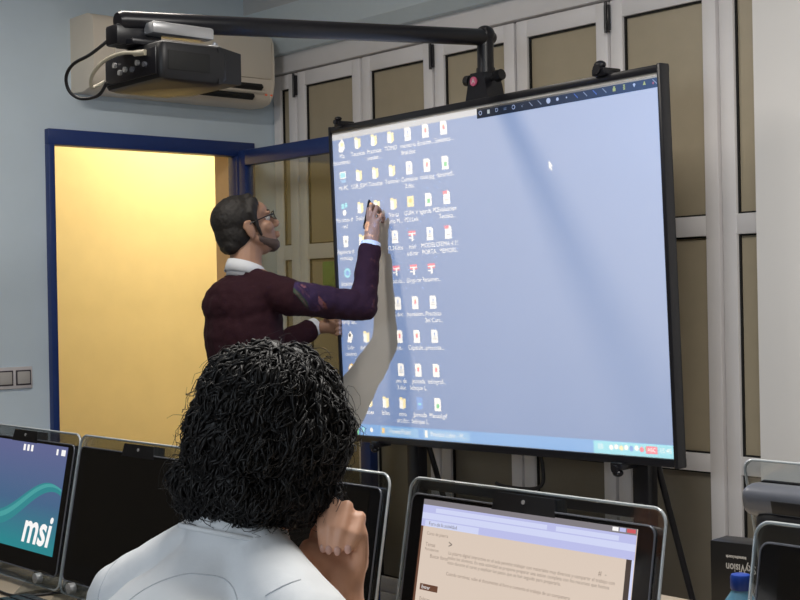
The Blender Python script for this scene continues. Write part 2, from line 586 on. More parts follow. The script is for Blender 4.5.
# stand behind the board
st = tag(empty('board_stand', (-3.5, 3.53, 0)), 'black steel stand carrying the whiteboard, its posts showing below it', 'stand')
for x in (-.50, .62):
    MB().box((x - .032, -.005, .06), (x + .032, .045, 1.95), .004).build('post', M['black_metal'], st)
    fb = MB().box((x - .03, -.40, .03), (x + .03, .33, .07), .006).build('foot', M['black_metal'], st)
    for y in (-.37, .30):
        MB().cyl((x - .012, y, .025), (x + .012, y, .025), .025).build('caster', M['black_matt'], fb)
    MB().cyl((x + .02, .05, .86), (x + .06, .30, .05), .011).build('brace', M['black_metal'], st)
MB().box((-.50, .008, 1.72), (.62, .04, 1.78), .004).build('crossbar', M['black_metal'], st)
MB().box((-.50, .008, .66), (.62, .04, .70), .004).build('crossbar', M['black_metal'], st)

# mast and boom
am = tag(empty('projector_mount', (-3.522, 3.49, 2.08)), 'long black boom reaching from the board top out to the projector', 'projector arm')
pl = MB()
pl.prism([(-.062, -.048, .0), (.062, -.048, .0), (.045, -.048, .075), (.03, -.048, .115), (-.03, -.048, .115), (-.045, -.048, .075)], (0, .085, 0))
pl.build('mast_clamp', M['black_metal'], am)
for s in (-1, 1):
    MB().cyl((s * .04, -.01, .092), (s * .068, -.01, .097), .009).cyl((s * .066, -.01, .097), (s * .092, -.01, .101), .022, .019, 14).build('clamp_knob', M['black_matt'], am)
MB().cyl((-.01, -.050, .085), (-.01, -.054, .085), .017).build('logo_sticker', M['pink'], am)
lg = text_mesh('A', .026, ext=.0004)
lo = link('sticker_letter', lg, am, 0, (-.01, -.0546, .085))
lo.rotation_euler = (R(90), 0, 0)
lg.materials.append(M['print_white'])
MB().cyl((0, 0, .10), (0, 0, .275), .030, seg=24).cyl((0, 0, .118), (0, 0, .135), .034).build('mast', M['black_metal'], am)
bo = MB()
_a, _b = Vector((0, .02, .248)), Vector((0, -1.475, .130))
bo.tube([_a + Vector((0, .02, .0)), _a, _a.lerp(_b, .03), _a.lerp(_b, .5), _b, _b + Vector((0, -.012, -.001))], [.020, .030, .030, .029, .030, .024], 24)
bo.build('boom', M['black_metal'], am)
MB().ell((0, 0, .255), (.036, .036, .034)).build('elbow_cap', M['black_metal'], am)

# projector hanging under the boom
PX0, PX1, PY0, PY1, PZ0, PZ1 = -3.685, -3.36, 2.045, 2.275, 2.025, 2.14
PC = Vector(((PX0 + PX1) / 2, (PY0 + PY1) / 2, PZ0))
pj = tag(empty('projector', PC), 'black short throw projector hanging under the boom end', 'projector')
hx, hy, hz = (PX1 - PX0) / 2, (PY1 - PY0) / 2, PZ1 - PZ0
def plan(z0, z1, r, grow=0):
    o = []
    for sx, sy, a0, rr in ((1, 1, 0, .02), (-1, 1, 90, .02), (-1, -1, 180, .02), (1, -1, 270, .02)):
        for k in range(7):
            a = R(a0 + 15 * k)
            o.append((sx * (hx + grow - rr) + rr * math.cos(a), sy * (hy + grow - rr) + rr * math.sin(a)))
    return o
base = plan(0, 0, 0)
def ringz(z, gr):
    return [Vector((x, y, z)) for x, y in plan(0, 0, 0, gr)]
MB().rings([ringz(0, -.02), ringz(.006, -.006), ringz(.02, 0), ringz(hz - .025, 0), ringz(hz - .007, -.006), ringz(hz, -.02)]).build('body', M['black_matt'], pj, smooth=40)
rp = MB().box((-hx + .02, -hy - .004, .018), (hx - .02, -hy + .004, hz - .02), .002).build('rear_panel', M['black_metal'], pj)
for k, (x, z, c) in enumerate(((-.08, .07, 'silver'), (-.05, .045, 'silver'), (-.02, .05, 'silver'), (.02, .045, 'grey_plastic'), (.05, .06, 'silver'), (.09, .05, 'grey_plastic'))):
    MB().cyl((x, -hy - .004, z), (x, -hy - .012, z), .008, seg=12).build('socket', M[c], rp)
MB().box((hx - .002, -.09, .03), (hx + .002, .05, .085), .001).build('vent_grille', M['gap_black'], pj)
# silver bracket and black adaptor between projector and boom
MB().box((-.045, -.14, hz - .002), (.055, .12, hz + .016), .004).build('mounting_plate', M['black_metal'], pj)
bk = MB()
bk.box((.0, -.08, hz + .034), (.07, .13, hz + .070), .008)
bk.build('silver_bracket', M['silver'], pj)
MB().box((-.05, -.17, hz + .0), (.02, -.02, hz + .060), .008).build('tilt_head', M['black_metal'], pj)
MB().cyl((.055, .115, hz - .005), (.075, .13, hz + .025), .007).build('adjust_bolt', M['silver'], pj)
MB().ell((.09, .10, hz), (.04, .035, .012)).build('focus_dial', M['silver'], pj)

# projector optics: lamp, slide with the desktop picture, hood
LP = Vector((-3.50, 2.305, 2.093))
T = .030
def board_pt(x, z):
    """board-local x (from board centre), z (from bottom) to world, on the writing face"""
    return BM_ @ Vector((x, -.004, z))
def slide_pt(x, z):
    return LP + (board_pt(x, z) - LP) * T

FILM = {}
def fm(key, col):
    FILM[key] = (len(FILM), film('slide_' + key, col))
fm('sky', (.085, .20, .50))
fm('bar', (.08, .34, .80))
fm('bar_light', (.20, .48, .85))
fm('black', (.012, .012, .012))
fm('white', (1, 1, 1))
fm('folder', (1, .86, .46))
fm('folder_dark', (.95, .70, .28))
fm('red', (.95, .12, .22))
fm('green', (.10, .62, .25))
fm('teal', (.22, .72, .90))
fm('blue', (.10, .30, .80))
fm('grey', (.45, .48, .55))
fm('yellow', (.85, .80, .15))
fm('orange', (1, .62, .15))

slide_tris = []
def compose(rect, shapes, bg='sky'):
    """shapes: list of (loops, key) later ones on top; key None = clear hole. Triangulates the rectangle around them."""
    x0, z0, x1, z1 = rect
    loops = [[(x0, z0), (x1, z0), (x1, z1), (x0, z1)]]
    for ls, k in shapes:
        for l in ls:
            ll = [(min(max(x, x0 + .0002), x1 - .0002), min(max(z, z0 + .0002), z1 - .0002)) for x, z in l]
            loops.append(ll)
    vs, es = [], []
    for l in loops:
        b = len(vs)
        vs += [Vector((p[0] * 100, p[1] * 100)) for p in l]
        es += [(b + i, b + (i + 1) % len(l)) for i in range(len(l))]
    v2, e2, f2, *_ = delaunay_2d_cdt(vs, es, [], 0, 1e-4)
    bbs = []
    for ls, k in shapes:
        xs = [p[0] for l in ls for p in l]
        zs = [p[1] for l in ls for p in l]
        bbs.append((min(xs), min(zs), max(xs), max(zs)))
    for f in f2:
        t = [(v2[i].x / 100, v2[i].y / 100) for i in f]
        c = (sum(p[0] for p in t) / len(t), sum(p[1] for p in t) / len(t))
        key = bg
        for (ls, k), bb in zip(reversed(shapes), reversed(bbs)):
            if not (bb[0] <= c[0] <= bb[2] and bb[1] <= c[1] <= bb[3]):
                continue
            if sum(inside(c, l) for l in ls) % 2:
                key = k
                break
        if key is not None:
            slide_tris.append((t, key))

def shift(loops, dx, dz, s=1):
    return [[(x * s + dx, z * s + dz) for x, z in l] for l in loops]
def rc(x0, z0, x1, z1):
    return [[(x0, z0), (x1, z0), (x1, z1), (x0, z1)]]
def disc(x, z, r, n=14):
    return [[(x + r * math.cos(2 * math.pi * k / n), z + r * math.sin(2 * math.pi * k / n)) for k in range(n)]]

def icon(kind, x, z):
    o = []
    if kind == 'folder':
        o.append(([[(x - .017, z - .021), (x + .004, z - .024), (x + .019, z - .017), (x + .019, z + .017), (x + .003, z + .014), (x + .001, z + .020), (x - .012, z + .022), (x - .017, z + .019)]], 'folder'))
        o.append(([[(x - .017, z - .021), (x + .004, z - .024), (x + .004, z + .010), (x - .017, z + .014)]], None))
    elif kind == 'docs':
        o.append(([[(x - .020, z - .024), (x + .004, z - .028), (x + .019, z - .015), (x + .017, z + .012), (x + .002, z + .030), (x - .018, z + .008)]], None))
        o.append((rc(x - .006, z - .004, x + .012, z + .010), 'folder'))
    elif kind in ('doc', 'pdf', 'xls', 'docred'):
        o.append(([[(x - .017, z - .025), (x + .018, z - .025), (x + .018, z + .017), (x + .009, z + .027), (x - .017, z + .027)]], None))
        if kind == 'doc':
            o.append((rc(x - .002, z + .002, x + .004, z + .013), 'blue'))
            o.append((rc(x - .009, z - .012, x + .011, z - .008), 'grey'))
            o.append((rc(x - .009, z - .004, x + .009, z - .001), 'grey'))
        elif kind == 'pdf':
            o.append((rc(x - .004, z - .006, x + .006, z + .008), 'red'))
            o.append((rc(x - .004, z + .008, x + .006, z + .011), 'orange'))
        elif kind == 'xls':
            o.append((rc(x - .006, z - .014, x + .009, z + .002), 'green'))
        else:
            o.append((rc(x - .019, z + .012, x + .004, z + .025), 'red'))
            o.append((rc(x - .010, z - .012, x + .011, z - .008), 'grey'))
    elif kind == 'rar':
        o.append((rc(x - .020, z - .002, x + .020, z + .016), 'red'))
        o.append((rc(x - .004, z - .022, x + .006, z + .008), None))
        o.append((rc(x - .020, z + .004, x + .020, z + .008), None))
        o.append((rc(x - .020, z - .012, x - .004, z - .008), None))
    elif kind == 'pc':
        o.append((rc(x - .020, z - .006, x + .018, z + .022), None))
        o.append((rc(x - .016, z - .002, x + .014, z + .018), 'teal'))
        o.append((rc(x - .012, z - .022, x + .016, z - .010), 'bar_light'))
    elif kind == 'net':
        o.append((rc(x - .019, z + .002, x - .001, z + .022), 'teal'))
        o.append((rc(x + .003, z + .006, x + .019, z + .024), 'teal'))
        o.append((disc(x - .001, z - .014, .012), None))
    elif kind == 'bin':
        o.append(([[(x - .014, z - .024), (x + .012, z - .024), (x + .017, z + .020), (x - .018, z + .022)]], None))
        o.append((disc(x, z - .002, .007), 'grey'))
    elif kind == 'web':
        o.append((disc(x, z, .020), 'teal'))
        o.append((disc(x, z, .011), 'blue'))
    elif kind == 'app':
        o.append(([[(x - .020, z - .022), (x + .006, z - .024), (x + .018, z + .004), (x + .002, z + .026), (x - .012, z + .010)]], None))
        o.append((disc(x - .002, z + .006, .007), 'black'))
    elif kind == 'ball':
        o.append((disc(x, z, .020), 'orange'))
        o.append((disc(x - .005, z + .004, .011), None))
        o.append((disc(x + .006, z - .006, .007), 'red'))
    elif kind == 'blueword':
        o.append(([[(x - .016, z - .024), (x + .018, z - .020), (x + .015, z + .024), (x - .017, z + .024)]], 'blue'))
        o.append((rc(x - .008, z - .006, x + .008, z + .002), 'teal'))
    elif kind == 'img':
        o.append((rc(x - .019, z - .020, x + .018, z + .020), 'folder'))
        o.append((disc(x, z + .003, .009), 'orange'))
    return o

GRID = [
    [('docs', 'Mis|documentos'), ('folder', 'Tecnicas'), ('folder', 'Practicas|master...'), ('folder', 'TOMO'), ('doc', 'memoria|final.doc'), ('pdf', 'Emision...'), ('pdf', 'Sesiones...')],
    [('pc', 'Mi PC'), ('folder', 'USB_JDM'), ('folder', 'Tutorias'), ('folder', 'Temario'), ('doc', 'Comision|3.doc'), ('pdf', 'tesis.jpg'), ('xls', 'Horario3...')],
    [('net', 'Mis sitios de|red'), ('folder', 'Fotos'), ('folder', 'x.x'), ('folder', 'Venta|Mario M...'), ('img', 'GUIA V|PDI.Lnk'), ('xls', 'Agenda PDI'), ('docred', 'Evaluacion|Tecnica...')],
    [('bin', 'Papelera de|reciclaje'), ('folder', 'Actas'), ('doc', 'notas.doc'), ('doc', '12.34.doc'), ('rar', 'mini|pdi.rar'), ('doc', 'MODELO|PORTA...'), ('docred', 'TEMA 4.10|MEMORI...')],
    [('web', 'Internet'), ('folder', 'Clases'), None, ('rar', 'Modulo...'), ('rar', 'Gryp.rar'), ('rar', 'Resumen...'), None],
    [('app', 'Acceso di|temp de...'), ('folder', 'Base'), None, ('doc', 'ia.doc'), ('pdf', 'impresion...'), ('doc', 'Practicas|Del Curs...'), None],
    [('app', 'Solo|usuario'), ('folder', 'mini pdi'), None, ('pdf', 'ma...'), ('pdf', 'Capitulo...'), ('doc', 'presenta...'), None],
    [('ball', 'experto'), None, None, ('doc', 'una de|3.doc'), ('pdf', 'Jornada|Bebique L...'), ('pdf', 'radiografi...'), None],
    [('app', 'experto|II'), ('folder', 'datos'), ('folder', 'bilbo'), ('folder', 'otro|art.doc'), ('blueword', 'Jornada|Bebique I...'), ('xls', 'Manual.gif'), None],
]
IX0, IX1, IZ0, IZ1 = -.820, .818, .027, 1.222      # projected picture, board-local
CW, RH = .0992, .1268
GX = -.795 - CW / 2 + .034
top_z = 1.200
cellx = [IX0] + [GX + CW * k for k in range(1, 8)]
zrow = [top_z] + [1.2 - RH * k for k in range(1, 10)]
bar_z = .070
zrow[9] = bar_z
for r, row in enumerate(GRID):
    for c in range(7):
        x0, x1, z1, z0 = cellx[c], cellx[c + 1], zrow[r], zrow[r + 1]
        sh = []
        cell = row[c]
        if cell:
            cx = (GX + CW * (c + .5))
            cz = 1.2 - RH * r - .024
            sh += icon(cell[0], cx, cz)
            for q, ln in enumerate(cell[1].split('|')):
                sh.append((shift(text_loops(ln, .0245, bold=.0016), cx, cz - .043 - .025 * q), None))
        compose((x0, z0, x1, z1), sh)
# empty sky to the right, with the mouse pointer
px_, pz_ = .345, 1.005
ptr = [[(px_, pz_), (px_ + .017, pz_ - .022), (px_ + .009, pz_ - .022), (px_ + .014, pz_ - .034), (px_ + .009, pz_ - .036), (px_ + .005, pz_ - .025), (px_, pz_ - .030)]]
compose((cellx[7], bar_z, .012, top_z), [])
compose((.012, bar_z, IX1, 1.216), [(ptr, None)])
# pale band above the picture area on the left, black tool strip on the right half
TX0 = .012
compose((IX0, top_z, TX0, IZ1), [], 'grey')
ts = []
tz = 1.204
tools = ['ring', 'sq', 'D', 'bars', 'ring2', 'v', 'pen', 'pen', 'bigdot', 'dot', 'mini', 'penb', 'pen', 'penb', 'pen', 'figure', 'stack', 'down', 'up', 'pen2']
n = len(tools)
zc = (top_z + IZ1) / 2 - .006
zb = 1.180
# strip sits over the sky: replace the cell above by re-composing the strip as its own band
sx = (IX1 - TX0 - .03) / (n - 1)
for k, t in enumerate(tools):
    x, z = TX0 + .018 + sx * k, 1.204
    if t in ('ring', 'ring2'):
        ts.append((disc(x, z, .008), 'white'))
        ts.append((disc(x, z, .0055), 'black'))
        if t == 'ring':
            ts.append((disc(x, z, .003), 'white'))
    elif t == 'sq':
        ts.append((rc(x - .006, z - .007, x + .006, z + .007), 'folder'))
    elif t == 'D':
        ts.append((shift(text_loops('D', .020), x, z), 'white'))
    elif t == 'bars':
        ts.append((rc(x - .007, z + .001, x + .007, z + .003), 'grey'))
        ts.append((rc(x - .007, z - .004, x + .007, z - .002), 'grey'))
    elif t == 'v':
        ts.append(([[(x - .006, z + .004), (x, z - .007), (x + .007, z + .006), (x, z - .003)]], 'grey'))
    elif t in ('pen', 'penb', 'pen2'):
        ts.append(([[(x - .009, z + .007), (x - .007, z + .009), (x + .009, z - .006), (x + .007, z - .009)]], 'grey' if t != 'penb' else 'blue'))
        if t == 'pen2':
            ts.append((disc(x - .006, z - .004, .004), 'red'))
    elif t == 'bigdot':
        ts.append((disc(x, z, .0095), 'white'))
    elif t == 'dot':
        ts.append((disc(x, z, .006), 'white'))
    elif t == 'mini':
        ts.append((disc(x, z, .003), 'white'))
    elif t == 'figure':
        ts.append((disc(x, z + .005, .004), 'yellow'))
        ts.append((rc(x - .006, z - .008, x + .006, z + .002), 'yellow'))
    elif t == 'stack':
        for q in (-.006, 0, .006):
            ts.append((rc(x - .004, z + q - .002, x + .004, z + q + .002), 'yellow'))
    elif t == 'down':
        ts.append(([[(x - .006, z + .003), (x, z - .007), (x + .006, z + .003), (x, z + .007)]], 'white'))
    elif t == 'up':
        ts.append(([[(x - .006, z - .005), (x + .006, z - .005), (x, z + .008)]], 'yellow'))
tbm = MB()
tkeys = ['black', 'white', 'grey', 'folder', 'blue', 'red', 'yellow']
strip_mats = {'white': M['print_white'], 'grey': M['print_grey'], 'folder': M['print_cream'], 'blue': M['print_blue'], 'red': M['print_red'], 'yellow': M['print_yellow']}
stp = MB().box((TX0, -.0052, 1.186), (BW / 2 - .013, -.0041, 1.222)).build('tool_strip', M['strip_black'], brd, smooth=0)
for q_, (ls, k) in enumerate(ts):
    vs_, es_ = [], []
    for l in ls:
        b_ = len(vs_)
        vs_ += [Vector((x_ * 100, z_ * 100)) for x_, z_ in l]
        es_ += [(b_ + i_, b_ + (i_ + 1) % len(l)) for i_ in range(len(l))]
    v2, e2, f2, *_ = delaunay_2d_cdt(vs_, es_, [], 0, 1e-4)
    im = MB()
    y_ = -.0054 - .00008 * q_ / len(ts) - (.0002 if k == 'black' else 0)
    any_ = False
    for f_ in f2:
        t_ = [(v2[i_].x / 100, v2[i_].y / 100) for i_ in f_]
        c_ = (sum(a_[0] for a_ in t_) / 3, sum(a_[1] for a_ in t_) / 3)
        if sum(inside(c_, l) for l in ls) % 2:
            im.quad([(x_, y_, z_) for x_, z_ in t_])
            any_ = True
    if any_:
        im.build('tool_icon', strip_mats.get(k, M['strip_black']), stp, smooth=0)
# task bar
tb = [(rc(IX0, IZ0, IX0 + .085, bar_z - .002), 'green')]
tb.append((shift(text_loops('Inicio', .026, bold=.0004), IX0 + .045, .049), None))
tb.append((disc(IX0 + .115, .049, .010), 'teal'))
tb.append((disc(IX0 + .165, .049, .009), 'white'))
tb.append((rc(IX0 + .22, IZ0 + .004, IX0 + .44, bar_z - .005), 'bar_light'))
tb.append((rc(IX0 + .228, .040, IX0 + .244, .060), 'orange'))
tb.append((shift(text_loops('PowerPoint', .026), IX0 + .335, .049), 'white'))
tb.append((rc(IX0 + .47, IZ0 + .004, IX0 + .72, bar_z - .005), 'bar_light'))
tb.append((rc(IX0 + .478, .036, IX0 + .492, .062), None))
tb.append((shift(text_loops('Practica 2.doc - M...', .024), IX0 + .605, .049), 'white'))
tb.append((rc(IX1 - .33, IZ0, IX1, bar_z - .002), 'teal'))
tb.append((shift(text_loops('ES', .024, bold=.0004), IX1 - .30, .049), None))
for k, c in enumerate(('white', 'white', 'folder', 'white', 'blue', 'white', 'red', 'green')):
    tb.append((disc(IX1 - .255 + .021 * k, .049 + .003 * (k % 2), .009, 8), c))
tb.append((rc(IX1 - .112, .037, IX1 - .066, .061), 'red'))
tb.append((shift(text_loops('ABC', .018, bold=.0003), IX1 - .089, .049), None))
tb.append((shift(text_loops('15:45', .022), IX1 - .034, .049), None))
compose((IX0, IZ0, IX1, bar_z), tb, 'bar')

sb = bmesh.new()
for t, key in slide_tris:
    if key == 'white':
        continue
    vs = [sb.verts.new(slide_pt(x, z) - PC) for x, z in t]
    try:
        f = sb.faces.new(vs)
        f.material_index = FILM[key][0]
    except ValueError:
        pass
sm = bpy.data.meshes.new('slide')
sb.to_mesh(sm)
sb.free()
for k in FILM.values():
    sm.materials.append(k[1])
link('slide', sm, pj, 0)
# opaque plate around the slide and the hood that keeps stray light in
c00, c10, c11, c01 = [slide_pt(*q) - PC for q in ((IX0, IZ0), (IX1, IZ0), (IX1, IZ1), (IX0, IZ1))]
o00, o10, o11, o01 = [v.copy() for v in (c00, c10, c11, c01)]
LL = LP - PC
hx0, hx1, hz0, hz1 = -hx + .03, hx - .03, .012, hz - .012
y1 = c00.y
for v, x, z in ((o00, hx0, hz0), (o10, hx1, hz0), (o11, hx1, hz1), (o01, hx0, hz1)):
    v.x, v.z, v.y = x, z, y1
hm = MB()
for a, b, c, d in ((o00, o10, c10, c00), (o10, o11, c11, c10), (o11, o01, c01, c11), (o01, o00, c00, c01)):
    hm.quad((a, b, c, d))
yb = hy - .035
bk = [Vector((sx_ * hx, yb, z_)) for sx_, z_ in ((-1, .004), (1, .004), (1, hz - .004), (-1, hz - .004))]
fo = [o00, o10, o11, o01]
for i in range(4):
    hm.quad((fo[i], fo[(i + 1) % 4], bk[(i + 1) % 4], bk[i]))
hm.quad(bk)
hm.build('lens_hood', M['black_matt'], pj, smooth=0)

pl_ = bpy.data.lights.new('projector_lamp', 'POINT')
pl_.energy = 74
pl_.shadow_soft_size = 0.0
pl_.color = (1, 1, 1)
pl_.use_nodes = True
nt = pl_.node_tree
em = next(n_ for n_ in nt.nodes if n_.type == 'EMISSION')
geo = nt.nodes.new('ShaderNodeNewGeometry')
dot = nt.nodes.new('ShaderNodeVectorMath')
dot.operation = 'DOT_PRODUCT'
dot.inputs[1].default_value = (0, 1, 0)
nt.links.new(geo.outputs['Incoming'], dot.inputs[0])
ab = nt.nodes.new('ShaderNodeMath')
ab.operation = 'ABSOLUTE'
nt.links.new(dot.outputs['Value'], ab.inputs[0])
mxm = nt.nodes.new('ShaderNodeMath')
mxm.operation = 'MAXIMUM'
mxm.inputs[1].default_value = .3
nt.links.new(ab.outputs[0], mxm.inputs[0])
pw = nt.nodes.new('ShaderNodeMath')
pw.operation = 'POWER'
pw.inputs[1].default_value = -3.0
nt.links.new(mxm.outputs[0], pw.inputs[0])
nt.links.new(pw.outputs[0], em.inputs['Strength'])
plo = bpy.data.objects.new('projector_lamp', pl_)
COL.objects.link(plo)
plo.location = LP

# cables at the projector
pc = MB()
pts = [(-3.525, 2.02, 2.195), (-3.555, 2.00, 2.165), (-3.62, 1.97, 2.125), (-3.70, 1.955, 2.105), (-3.755, 1.96, 2.075), (-3.765, 1.975, 2.035), (-3.74, 2.0, 2.012), (-3.69, 2.03, 2.018), (-3.65, 2.036, 2.05)]
def spline(pts, n=8):
    P_ = [Vector(p) for p in pts]
    out = []
    for i in range(len(P_) - 1):
        p0, p1, p2, p3 = P_[max(i - 1, 0)], P_[i], P_[i + 1], P_[min(i + 2, len(P_) - 1)]
        for k in range(n):
            t = k / n
            out.append(.5 * ((2 * p1) + (p2 - p0) * t + (2 * p0 - 5 * p1 + 4 * p2 - p3) * t * t + (3 * p1 - p0 - 3 * p2 + p3) * t ** 3))
    out.append(P_[-1])
    return out
tag(MB().tube(spline(pts), .0052, 8).build('power_cable', M['black_matt'], smooth=60), 'black cable looping from the boom end to the projector rear', 'cable')
vc = MB().tube(spline([(-3.44, 2.028, 2.108), (-3.50, 2.0, 2.112), (-3.58, 1.99, 2.10), (-3.65, 1.99, 2.07), (-3.69, 2.01, 2.04), (-3.688, 2.05, 2.06)]), .0055, 8)
vc.cyl((-3.425, 2.036, 2.108), (-3.465, 2.024, 2.109), .009, seg=10)
tag(vc.build('video_cable', M['white_cable'], smooth=60), 'cream video cable plugged across the projector rear', 'cable')
hc = MB().tube(spline([(-3.32, 3.52, .845), (-3.318, 3.53, .80), (-3.32, 3.53, .74), (-3.37, 3.53, .715), (-3.5, 3.53, .712), (-3.55, 3.53, .72)]), .007, 8)
tag(hc.build('hanging_cable', M['black_matt'], smooth=60), 'black cable hanging in a loop under the whiteboard', 'cable')
# ================================================================== DESKS AND COMPUTERS
DZ = .72
def desk(name, x0, x1, y0, y1, label, group=None):
    root = tag(empty(name, ((x0 + x1) / 2, (y0 + y1) / 2, 0)), label, 'desk')
    hx_, hy_ = (x1 - x0) / 2, (y1 - y0) / 2
    MB().box((-hx_, -hy_, DZ - .028), (hx_, hy_, DZ), .004).build('desktop', M['desk'], root)
    for sx in (-1, 1):
        for sy in (-1, 1):
            a = Vector((sx * (hx_ - .06), sy * (hy_ - .06), 0))
            MB().box(a - Vector((.022, .022, 0)), a + Vector((.022, .022, DZ - .028)), .004).build('leg', M['desk_leg'], root)
    return root
desk('computer_desk', -3.95, -.35, 1.06, 1.74, 'long beech computer desk under the row of screens')
desk('computer_desk', -1.99, .30, 1.78, 2.46, 'beech desk behind the row, carrying the upside-down black carton')

def all_in_one(x, ytop, label, screen, rot=0., turn=0.):
    """touch computer with a clear acrylic surround; faces -y; leans back"""
    TILT = R(10.5)
    Wd, Hd = .540, .362
    root = tag(empty('desktop_computer', (x, ytop - .068, DZ), (0, 0, turn)), label, 'computer', 'all-in-one computers on the desks')
    def leaned(o):
        o.rotation_euler = (-TILT, 0, 0)
        o.location = (0, .006, .012)
        return o
    out = rrect(Wd, Hd, .022, 6, 0, Hd / 2)
    ac = MB().prism([p + Vector((0, -.010, 0)) for p in out], (0, .008, 0))
    leaned(ac.build('acrylic_surround', M['acrylic'], root, smooth=30))
    ps = [p + Vector((0, -.007, 0)) for p in out]
    rim = MB().tube(ps + [ps[0]], .0026, 6, cap=False)
    leaned(rim.build('acrylic_edge', M['acrylic_rim'], root, smooth=60))
    bw, bh, bz = .514, .306, .030
    bz_ = rrect(bw, bh, .014, 5, 0, bz + bh / 2)
    bezel = MB().prism([p + Vector((0, -.012, 0)) for p in bz_], (0, .022, 0))
    bezel = leaned(bezel.build('bezel', M['black_gloss'], root, smooth=30))
    lip = rrect(bw, bh, .014, 5, 0, bz + bh / 2)
    l2 = [p + Vector((0, -.012, 0)) for p in lip]
    leaned(MB().tube(l2 + [l2[0]], .0016, 6, cap=False).build('bezel_lip', M['grey_plastic'], root, smooth=60))
    leaned(MB().box((-.20, .018, .03), (.20, .062, .30), .02, 3).build('rear_housing', M['black_matt'], root))
    # camera bar on top
    cb = MB().prism([Vector((-.068, -.0135, .328)), Vector((.068, -.0135, .328)), Vector((.062, -.0135, .356)), Vector((-.062, -.0135, .356))], (0, .028, 0))
    cbo = leaned(cb.build('camera_bar', M['black_matt'], root, smooth=0))
    MB().cyl((0, -.0135, .345), (0, -.0150, .345), .0035, seg=12).build('camera_lens', M['silver'], cbo)
    # clear feet with silver bolts
    for s in (-1, 1):
        ft = MB().prism([Vector((s * .19 - .03, -.06, .0)), Vector((s * .19 - .03, .13, .0)), Vector((s * .19 - .03, .05, .05)), Vector((s * .19 - .03, .0, .05))], (.06, 0, 0))
        fo = ft.build('clear_foot', M['acrylic'], root, smooth=0)
        MB().cyl((s * .19, -.020, .035), (s * .19, -.005, .035), .012, seg=14).build('foot_bolt', M['silver'], fo)
    sw, sh_ = .452, .256
    sz = bz + bh - .007 - sh_
    sc = MB().box((-sw / 2, -.0130, sz), (sw / 2, -.0118, sz + sh_))
    if screen == 'off':
        so = sc.build('screen', M['screen_off'], root, smooth=0)
    else:
        so = sc.build('screen', M['scr_' + screen], root, smooth=0)
    leaned(so)
    return root, so, (sw, sh_, sz)

M['screen_off'] = mat('screen_glass_off', (.010, .009, .008), .06, var=.05, spec=.5)
M['scr_web'] = emis('web_page', (.76, .63, .53), .92)
# blue to teal wallpaper
wp = emis('wallpaper', (.1, .2, .4), .75)
nt = wp.node_tree
bs = nt.nodes['Principled BSDF']
tc = nt.nodes.new('ShaderNodeTexCoord')
sp_ = nt.nodes.new('ShaderNodeSeparateXYZ')
nt.links.new(tc.outputs['Generated'], sp_.inputs[0])
rmp = nt.nodes.new('ShaderNodeValToRGB')
rmp.color_ramp.elements[0].position = .05
rmp.color_ramp.elements[0].color = (.03, .30, .34, 1)
rmp.color_ramp.elements[1].position = .95
rmp.color_ramp.elements[1].color = (.15, .17, .36, 1)
e_ = rmp.color_ramp.elements.new(.45)
e_.color = (.08, .17, .32, 1)
nt.links.new(sp_.outputs['Z'], rmp.inputs[0])
nt.links.new(rmp.outputs[0], bs.inputs['Emission Color'])
M['scr_wall'] = wp
for k, c, s_ in (('px_lav', (.55, .57, .90), .9), ('px_lav2', (.66, .70, .95), .95), ('px_white', (.95, .93, .92), 1.0), ('px_tit', (.36, .33, .36), .6), ('px_text', (.40, .30, .24), .75), ('px_dark', (.10, .07, .06), .6),
                 ('px_red', (.75, .12, .14), .8), ('px_brown', (.22, .10, .06), .6), ('px_teal', (.10, .52, .52), .65), ('px_teal2', (.05, .36, .40), .65), ('px_mist', (.72, .58, .46), .85)):
    M[k] = emis(k, c, s_)

def px_rect(parent, dims, u0, v0, u1, v1, key, name='screen_mark', lift=.0004):
    """rectangle on the lit screen, u right 0-1, v down 0-1"""
    sw, sh_, sz = dims
    x0, x1 = -sw / 2 + sw * u0, -sw / 2 + sw * u1
    z1, z0 = sz + sh_ * (1 - v0), sz + sh_ * (1 - v1)
    y = -.0130 - lift
    return MB().quad([(x0, y, z0), (x1, y, z0), (x1, y, z1), (x0, y, z1)]).build(name, M[key], parent, smooth=0)

def px_text(parent, dims, u, v, s, size, key, name='screen_text', align='LEFT', bold=0., lift=.0006, shear=0.):
    sw, sh_, sz = dims
    me = text_mesh(s, size, align, 0, bold)
    for q in me.vertices:
        q.co = Vector((q.co.x + q.co.y * shear - sw / 2 + sw * u, -.0130 - lift, q.co.y + sz + sh_ * (1 - v)))
    me.materials.append(M[key])
    return link(name, me, parent, 0)

XA, X3, X2, X1, XB = -1.487, -2.082, -2.648, -3.193, -.800
# far left: wallpaper with the maker's word
r1, s1, d1 = all_in_one(X1, 1.55, 'computer showing a blue teal wave wallpaper, farthest left on the desk', 'wall')
def wave(off, th, key, lift, amp=.055, ph=0.):
    sw, sh_, sz = d1
    m_ = MB()
    N = 40
    top, bot = [], []
    for i in range(N + 1):
        u = i / N
        z = sz + sh_ * (.40 + off) + amp * math.sin((u * 1.5 - .80 + ph) * math.pi) * (.55 + .6 * u)
        t = th * (.35 + .65 * math.sin(math.pi * min(1, u * 1.05)))
        top.append((-sw / 2 + sw * u, -.013 - lift, min(z + t, sz + sh_)))
        bot.append((-sw / 2 + sw * u, -.013 - lift, max(z - t, sz)))
    for i in range(N):
        m_.quad([bot[i], bot[i + 1], top[i + 1], top[i]])
    m_.build('wallpaper_wave', M[key], s1, smooth=0)
wave(-.02, .020, 'px_teal2', .0003)
wave(.0, .007, 'px_teal', .0005)
px_text(s1, d1, .80, .80, 'msi', .105, 'px_white', align='CENTER', bold=.0022, shear=.18)
